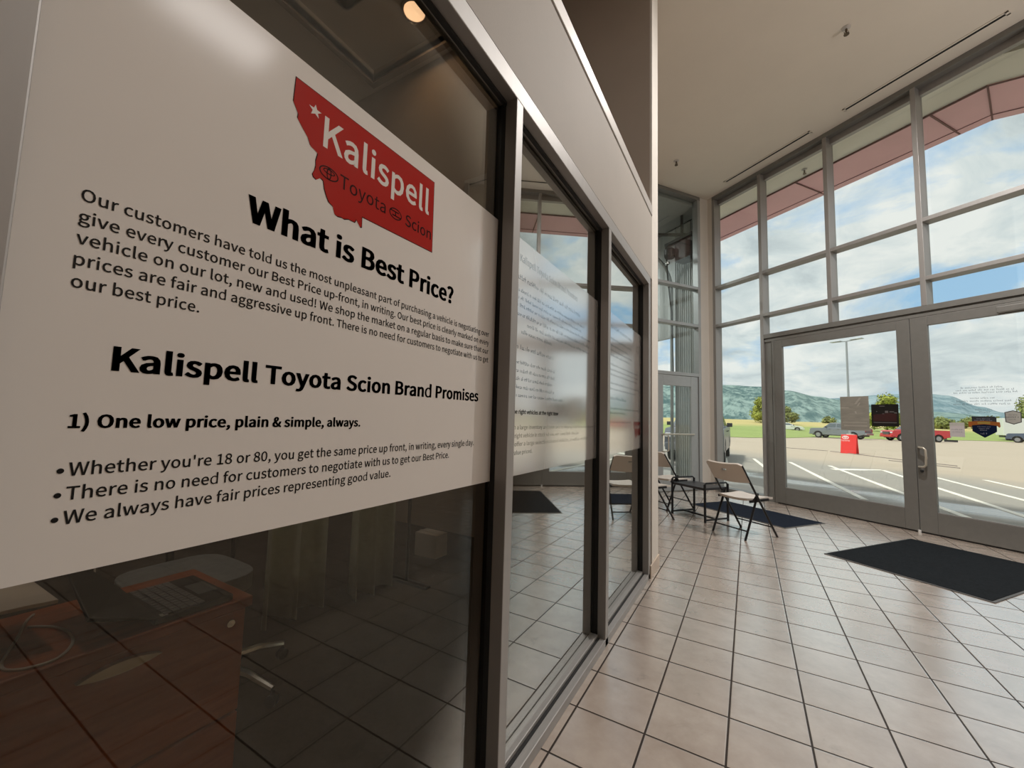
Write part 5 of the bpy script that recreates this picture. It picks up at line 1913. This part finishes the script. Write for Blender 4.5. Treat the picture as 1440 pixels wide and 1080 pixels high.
def vehicle(kind, paint, label, cat, group=None):
    """local frame: front towards +x, ground at z = 0"""
    t = thing({'pickup': 'pickup_truck', 'sedan': 'sedan', 'suv': 'sport_utility_vehicle'}[kind], label, cat, (0, 0, 0), group)
    if kind == 'pickup':
        L, W, r = 5.85, 1.98, 0.41
        wb = (1.95, -1.75)
        prof = [(-2.92, 0.62), (-2.92, 1.33), (-0.92, 1.36), (-0.90, 1.30), (1.15, 1.30), (1.25, 1.28), (2.70, 1.22), (2.88, 1.08), (2.92, 0.55)]
        belt, roof = 1.30, 1.93
        cab = [(-0.92, 1.30), (-0.72, roof - 0.02), (-0.4, roof), (0.55, roof), (0.72, roof - 0.03), (1.42, 1.30)]
        wins = [(-0.78, -0.06), (0.02, 1.02)]
    elif kind == 'suv':
        L, W, r = 4.75, 1.9, 0.38
        wb = (1.45, -1.40)
        prof = [(-2.36, 0.55), (-2.38, 1.02), (-2.28, 1.12), (1.0, 1.10), (2.15, 1.02), (2.34, 0.85), (2.38, 0.50)]
        belt, roof = 1.10, 1.75
        cab = [(-2.28, 1.10), (-2.05, roof - 0.05), (-1.6, roof), (0.1, roof), (0.3, roof - 0.04), (1.05, 1.10)]
        wins = [(-1.95, -1.05), (-0.98, -0.12), (-0.05, 0.72)]
    else:
        L, W, r = 4.7, 1.82, 0.335
        wb = (1.45, -1.35)
        prof = [(-2.34, 0.45), (-2.36, 0.90), (-2.2, 0.98), (-1.45, 1.00), (0.95, 0.98), (2.05, 0.86), (2.30, 0.70), (2.35, 0.40)]
        belt, roof = 0.98, 1.44
        cab = [(-1.85, 0.98), (-1.10, roof - 0.04), (-0.7, roof), (0.1, roof), (0.25, roof - 0.02), (1.15, 0.98)]
        wins = [(-1.15, -0.32), (-0.25, 0.62)]
    poly = list(prof)
    zlow = 0.34 if kind != 'pickup' else 0.42
    for cx_ in wb:
        arc = []
        R = r + 0.075
        for k in range(13):
            a = math.pi * k / 12
            arc.append((cx_ + R * math.cos(a), max(r + R * math.sin(a) * 0.98, zlow)))
        poly.append((cx_ + R, zlow))
        poly += arc
        poly.append((cx_ - R, zlow))
    hw = W / 2
    mb = MB()
    n = len(poly)

    def sh(z, y):
        k = 1.0 - 0.05 * max(0, (z - 0.9)) - 0.04 * max(0, 0.7 - z)
        return y * k
    mb.prism(poly, lambda u, v: (u, sh(v, -hw), v), lambda u, v: (u, sh(v, hw), v))
    body = mb.build('body', paint, t, bevel=0.045, seg=3)
    mb = MB()
    mb.box(-L / 2 + 0.25, L / 2 - 0.25, -hw * 0.8, hw * 0.8, zlow - 0.08, 0.75)
    mb.build('underbody', 'car_trim', t)
    mb = MB()
    nc = len(cab)

    def cw(z):
        return hw * (0.945 - 0.20 * (z - belt) / (roof - belt))
    mb.prism([(u, v - (0.02 if v <= belt else 0)) for u, v in cab], lambda u, v: (u, -cw(v), v), lambda u, v: (u, cw(v), v))
    mb.build('cab', paint, t, bevel=0.05, seg=3)
    # glazing, each pane a thin slab standing just proud of the cab
    for sy in (-1, 1):
        for a, b in wins:
            zl, zt = belt + 0.05, roof - 0.10

            def xat(z, front):
                p, q = (cab[-1], cab[-2]) if front else (cab[0], cab[1])
                return p[0] + (q[0] - p[0]) * (z - p[1]) / (q[1] - p[1])
            pts = [(max(a, xat(zl, False) + 0.09), zl), (min(b + 0.25, xat(zl, True) - 0.12) if (a, b) == wins[-1] else b, zl), (min(b, xat(zt, True) - 0.09), zt), (max(a, xat(zt, False) + 0.09), zt)]
            mb = MB()
            mb.prism(pts, lambda u, v: (u, sy * (cw(v) - 0.01), v), lambda u, v: (u, sy * (cw(v) + 0.008), v))
            mb.build('side_window', 'car_glass', t)
        mb = MB()
        mb.prism([(u + 0.95 * 1, v) for u, v in ((0, belt + 0.02), (0.17, belt + 0.02), (0.15, belt + 0.17), (0.02, belt + 0.17))], lambda u, v: (u - (0.25 if kind == 'suv' else 0.1 if kind == 'sedan' else 0), sy * (hw + 0.01), v), lambda u, v: (u - (0.25 if kind == 'suv' else 0.1 if kind == 'sedan' else 0), sy * (hw + 0.2), v))
        mb.build('side_mirror', 'car_trim', t, bevel=0.02)
    for fr in (True, False):
        p, q = (cab[-1], cab[-2]) if fr else (cab[0], cab[1])
        nx_, nz_ = (q[1] - p[1]), -(q[0] - p[0])
        ln = math.hypot(nx_, nz_)
        nx_, nz_ = nx_ / ln, nz_ / ln
        if (nx_ > 0) != fr:
            nx_, nz_ = -nx_, -nz_
        mb = MB()
        vs = []
        for d in (-0.012, 0.012):
            for f_ in (0.10, 0.90):
                u = p[0] + (q[0] - p[0]) * f_ + nx_ * d
                v = p[1] + (q[1] - p[1]) * f_ + nz_ * d
                yw = cw(v) - 0.09
                vs += [(u, -yw, v), (u, yw, v)]
        mb.hexa([vs[0], vs[1], vs[3], vs[2], vs[4], vs[5], vs[7], vs[6]])
        mb.build('windshield' if fr else 'rear_window', 'car_glass', t)
    for cx_ in wb:
        for sy in (-1, 1):
            wheel(t, cx_, sy * (hw - 0.14), r, 0.25)
    f_x, r_x = prof[-1][0], prof[0][0]
    zf = prof[-1][1]
    mb = MB()
    mb.box(f_x - 0.20, f_x + 0.09, -hw * 0.96, hw * 0.96, zf - 0.12, zf + 0.16)
    mb.build('front_bumper', 'alloy' if paint == 'car_silver' else paint, t, bevel=0.04)
    mb = MB()
    mb.box(r_x - 0.12, r_x + 0.15, -hw * 0.94, hw * 0.94, zf - 0.02, zf + 0.22)
    mb.build('rear_bumper', 'alloy' if kind == 'pickup' else paint, t, bevel=0.04)
    mb = MB()
    zg = prof[-2][1]
    mb.box(f_x - 0.08, f_x + 0.025, -hw * 0.55, hw * 0.55, zf + 0.17, zg - 0.02)
    gr = mb.build('grille', 'car_trim', t, bevel=0.02)
    mb = MB()
    for k in range(3):
        z = zf + 0.22 + k * (zg - zf - 0.26) / 3
        mb.box(f_x + 0.02, f_x + 0.04, -hw * 0.5, hw * 0.5, z, z + 0.03)
    mb.build('grille_bar', 'alloy', gr)
    for sy in (-1, 1):
        mb = MB()
        mb.box(f_x - 0.22, f_x + 0.02, min(sy * hw * 0.62, sy * hw * 0.965), max(sy * hw * 0.62, sy * hw * 0.965), zg - 0.19, zg - 0.03)
        mb.build('headlight', 'head_glass', t, bevel=0.03)
        mb = MB()
        zt = prof[1][1]
        mb.box(r_x - 0.03, r_x + 0.12, min(sy * hw * 0.80, sy * hw * 0.955), max(sy * hw * 0.80, sy * hw * 0.955), zt - 0.42, zt - 0.08)
        mb.build('taillight', 'tail_red', t, bevel=0.02)
        for dx in ((-0.35, 0.55) if kind != 'suv' else (-0.6, 0.3)):
            mb = MB()
            mb.box(dx, dx + 0.18, min(sy * (hw - 0.03), sy * (hw + 0.03)), max(sy * (hw - 0.03), sy * (hw + 0.03)), belt - 0.17, belt - 0.14)
            mb.build('door_handle', 'car_trim', t)
    return t


def park(t, front, rear, z=GZ):
    f_, r_ = Vector((*front, 0)), Vector((*rear, 0))
    c = (f_ + r_) / 2
    t.location = (c.x, c.y, z)
    d = f_ - r_
    t.rotation_euler = (0, 0, math.atan2(d.y, d.x))


VG = 'vehicles parked by the lot edge'
v = vehicle('pickup', 'car_silver', 'silver grey pickup truck parked in profile behind the grey poster', 'truck', VG)
park(v, (7.35, 66.3), (12.4, 63.2))
v = vehicle('pickup', 'car_red', 'bright red pickup truck parked just right of the silver pickup', 'truck', VG)
park(v, (13.3, 63.9), (20.4, 66.6))
v = vehicle('pickup', 'car_navy', 'navy pickup truck nose at the far right of the lot, under the hexagon badge', 'truck', VG)
park(v, (30.9, 83.0), (36.0, 80.4))
v = vehicle('sedan', 'car_white', 'white sedan on the lawn side, left of the silver pickup', 'car', VG)
park(v, (8.1, 84.5), (3.4, 84.8), 0.35)
v = vehicle('pickup', 'car_grey', 'dark grey pickup truck parked close outside, nose towards the building', 'truck', VG)
park(v, (-1.72, 15.9), (-1.72, 21.75))

# white box truck at the far right
bt = thing('box_truck', 'white box truck behind the navy pickup at the right edge', 'truck', (36.5, 92, GZ))
mb = MB()
mb.box(33.4, 40.0, 90.8, 93.2, 0.75, 3.35)
mb.build('cargo_box', 'car_white', bt, bevel=0.05)
mb = MB()
mb.box(40.15, 41.9, 90.9, 93.1, 0.6, 2.3)
mb.build('cab', 'car_white', bt, bevel=0.12, seg=3)
mb = MB()
mb.box(40.5, 41.5, 90.88, 90.92, 1.5, 2.1)
mb.build('side_window', 'car_glass', bt)
mb = MB()
mb.box(33.6, 41.7, 91.2, 92.8, 0.45, 0.75)
mb.build('chassis', 'car_trim', bt)
for x in (34.8, 40.9):
    for y in (91.0, 93.0):
        mb = MB()
        mb.lathe([(0.22, -0.13), (0.42, -0.13), (0.45, -0.08), (0.45, 0.08), (0.42, 0.13), (0.22, 0.13), (0.22, -0.13)], (x, y, 0.33), (0, 1, 0), 20, caps=False)
        mb.lathe([(0.0, -0.06), (0.22, -0.06), (0.22, 0.06), (0.0, 0.06)], (x, y, 0.33), (0, 1, 0), 14)
        mb.build('wheel', 'tire', bt, smooth=True)

# ---------------------------------------------------------------- lamp post and red sign
lpst = thing('lamp_post', 'tall grey parking lot lamp post with two flat heads', 'street lamp', (9.10, 54.24, GZ))
mb = MB()
mb.tube([(9.10, 54.24, GZ + 0.7), (9.10, 54.24, 10.35)], [0.11, 0.085], 10)
mb.build('pole', 'pole_grey', lpst, smooth=True)
mb = MB()
mb.tube([(9.10, 54.24, GZ), (9.10, 54.24, GZ + 0.75)], 0.28, 14)
mb.build('concrete_base', 'concrete', lpst, smooth=True)
dv = Vector((0.80, -0.6, 0))
for k in (-1, 1):
    mb = MB()
    c = Vector((9.10, 54.24, 10.42)) + dv * 0.95 * k
    a, b = dv * 0.55, Vector((0.6, 0.8, 0)) * 0.30
    up = Vector((0, 0, 0.12))
    mb.hexa([c - a - b, c + a - b, c + a + b, c - a + b, c - a * 0.8 - b * 0.7 + up, c + a * 0.8 - b * 0.7 + up, c + a * 0.8 + b * 0.7 + up, c - a * 0.8 + b * 0.7 + up])
    mb.build('lamp_head', 'pole_grey', lpst, bevel=0.03)
    mb = MB()
    mb.bar((9.10, 54.24, 10.36), tuple(c), 0.09, 0.09)
    mb.build('arm', 'pole_grey', lpst)

sg = thing('sandwich_board', 'red sandwich board sign with white emblem standing in the lot', 'sign', (4.78, 28.8, GZ))
dr = Vector((0.59, -0.28, 0)).normalized()       # to the right as seen from the room
bk_ = Vector((-dr.y, dr.x, 0))                   # away from the room
c = Vector((4.78, 28.8, GZ))


def sp_(u, v, d):
    lean = 0.18 * v
    return c + dr * u + bk_ * (lean + d - 0.2) + Vector((0, 0, v))


mb = MB()
mb.hexa([sp_(-0.345, 0.0, 0), sp_(0.345, 0.0, 0), sp_(0.345, 0.0, 0.03), sp_(-0.345, 0.0, 0.03), sp_(-0.345, 1.03, 0), sp_(0.345, 1.03, 0), sp_(0.345, 1.03, 0.03), sp_(-0.345, 1.03, 0.03)])
fp = mb.build('front_panel', 'sign_red', sg, bevel=0.01)
mb = MB()


def rp(u, v, d):
    return c + dr * u + bk_ * (0.24 - 0.18 * v + d) + Vector((0, 0, v))


mb.hexa([rp(-0.345, 0.0, 0), rp(0.345, 0.0, 0), rp(0.345, 0.0, 0.03), rp(-0.345, 0.0, 0.03), rp(-0.345, 1.03, 0), rp(0.345, 1.03, 0), rp(0.345, 1.03, 0.03), rp(-0.345, 1.03, 0.03)])
mb.build('rear_panel', 'sign_red', sg, bevel=0.01)
f = lambda u, v: sp_(u, v, -0.004)
mb = MB()
ring2d(-0.14, 0.87, 0.15, 0.095, 0.028, f, mb)
ring2d(-0.14, 0.895, 0.085, 0.04, 0.02, f, mb)
ring2d(-0.14, 0.865, 0.04, 0.085, 0.02, f, mb)
mb.build('emblem', 'sign_white', fp, recalc=False)
lettering('TOYOTA', f, -0.32, 0.06, 0.665, 0.065, 'sign_white', fp, bold=0.01)
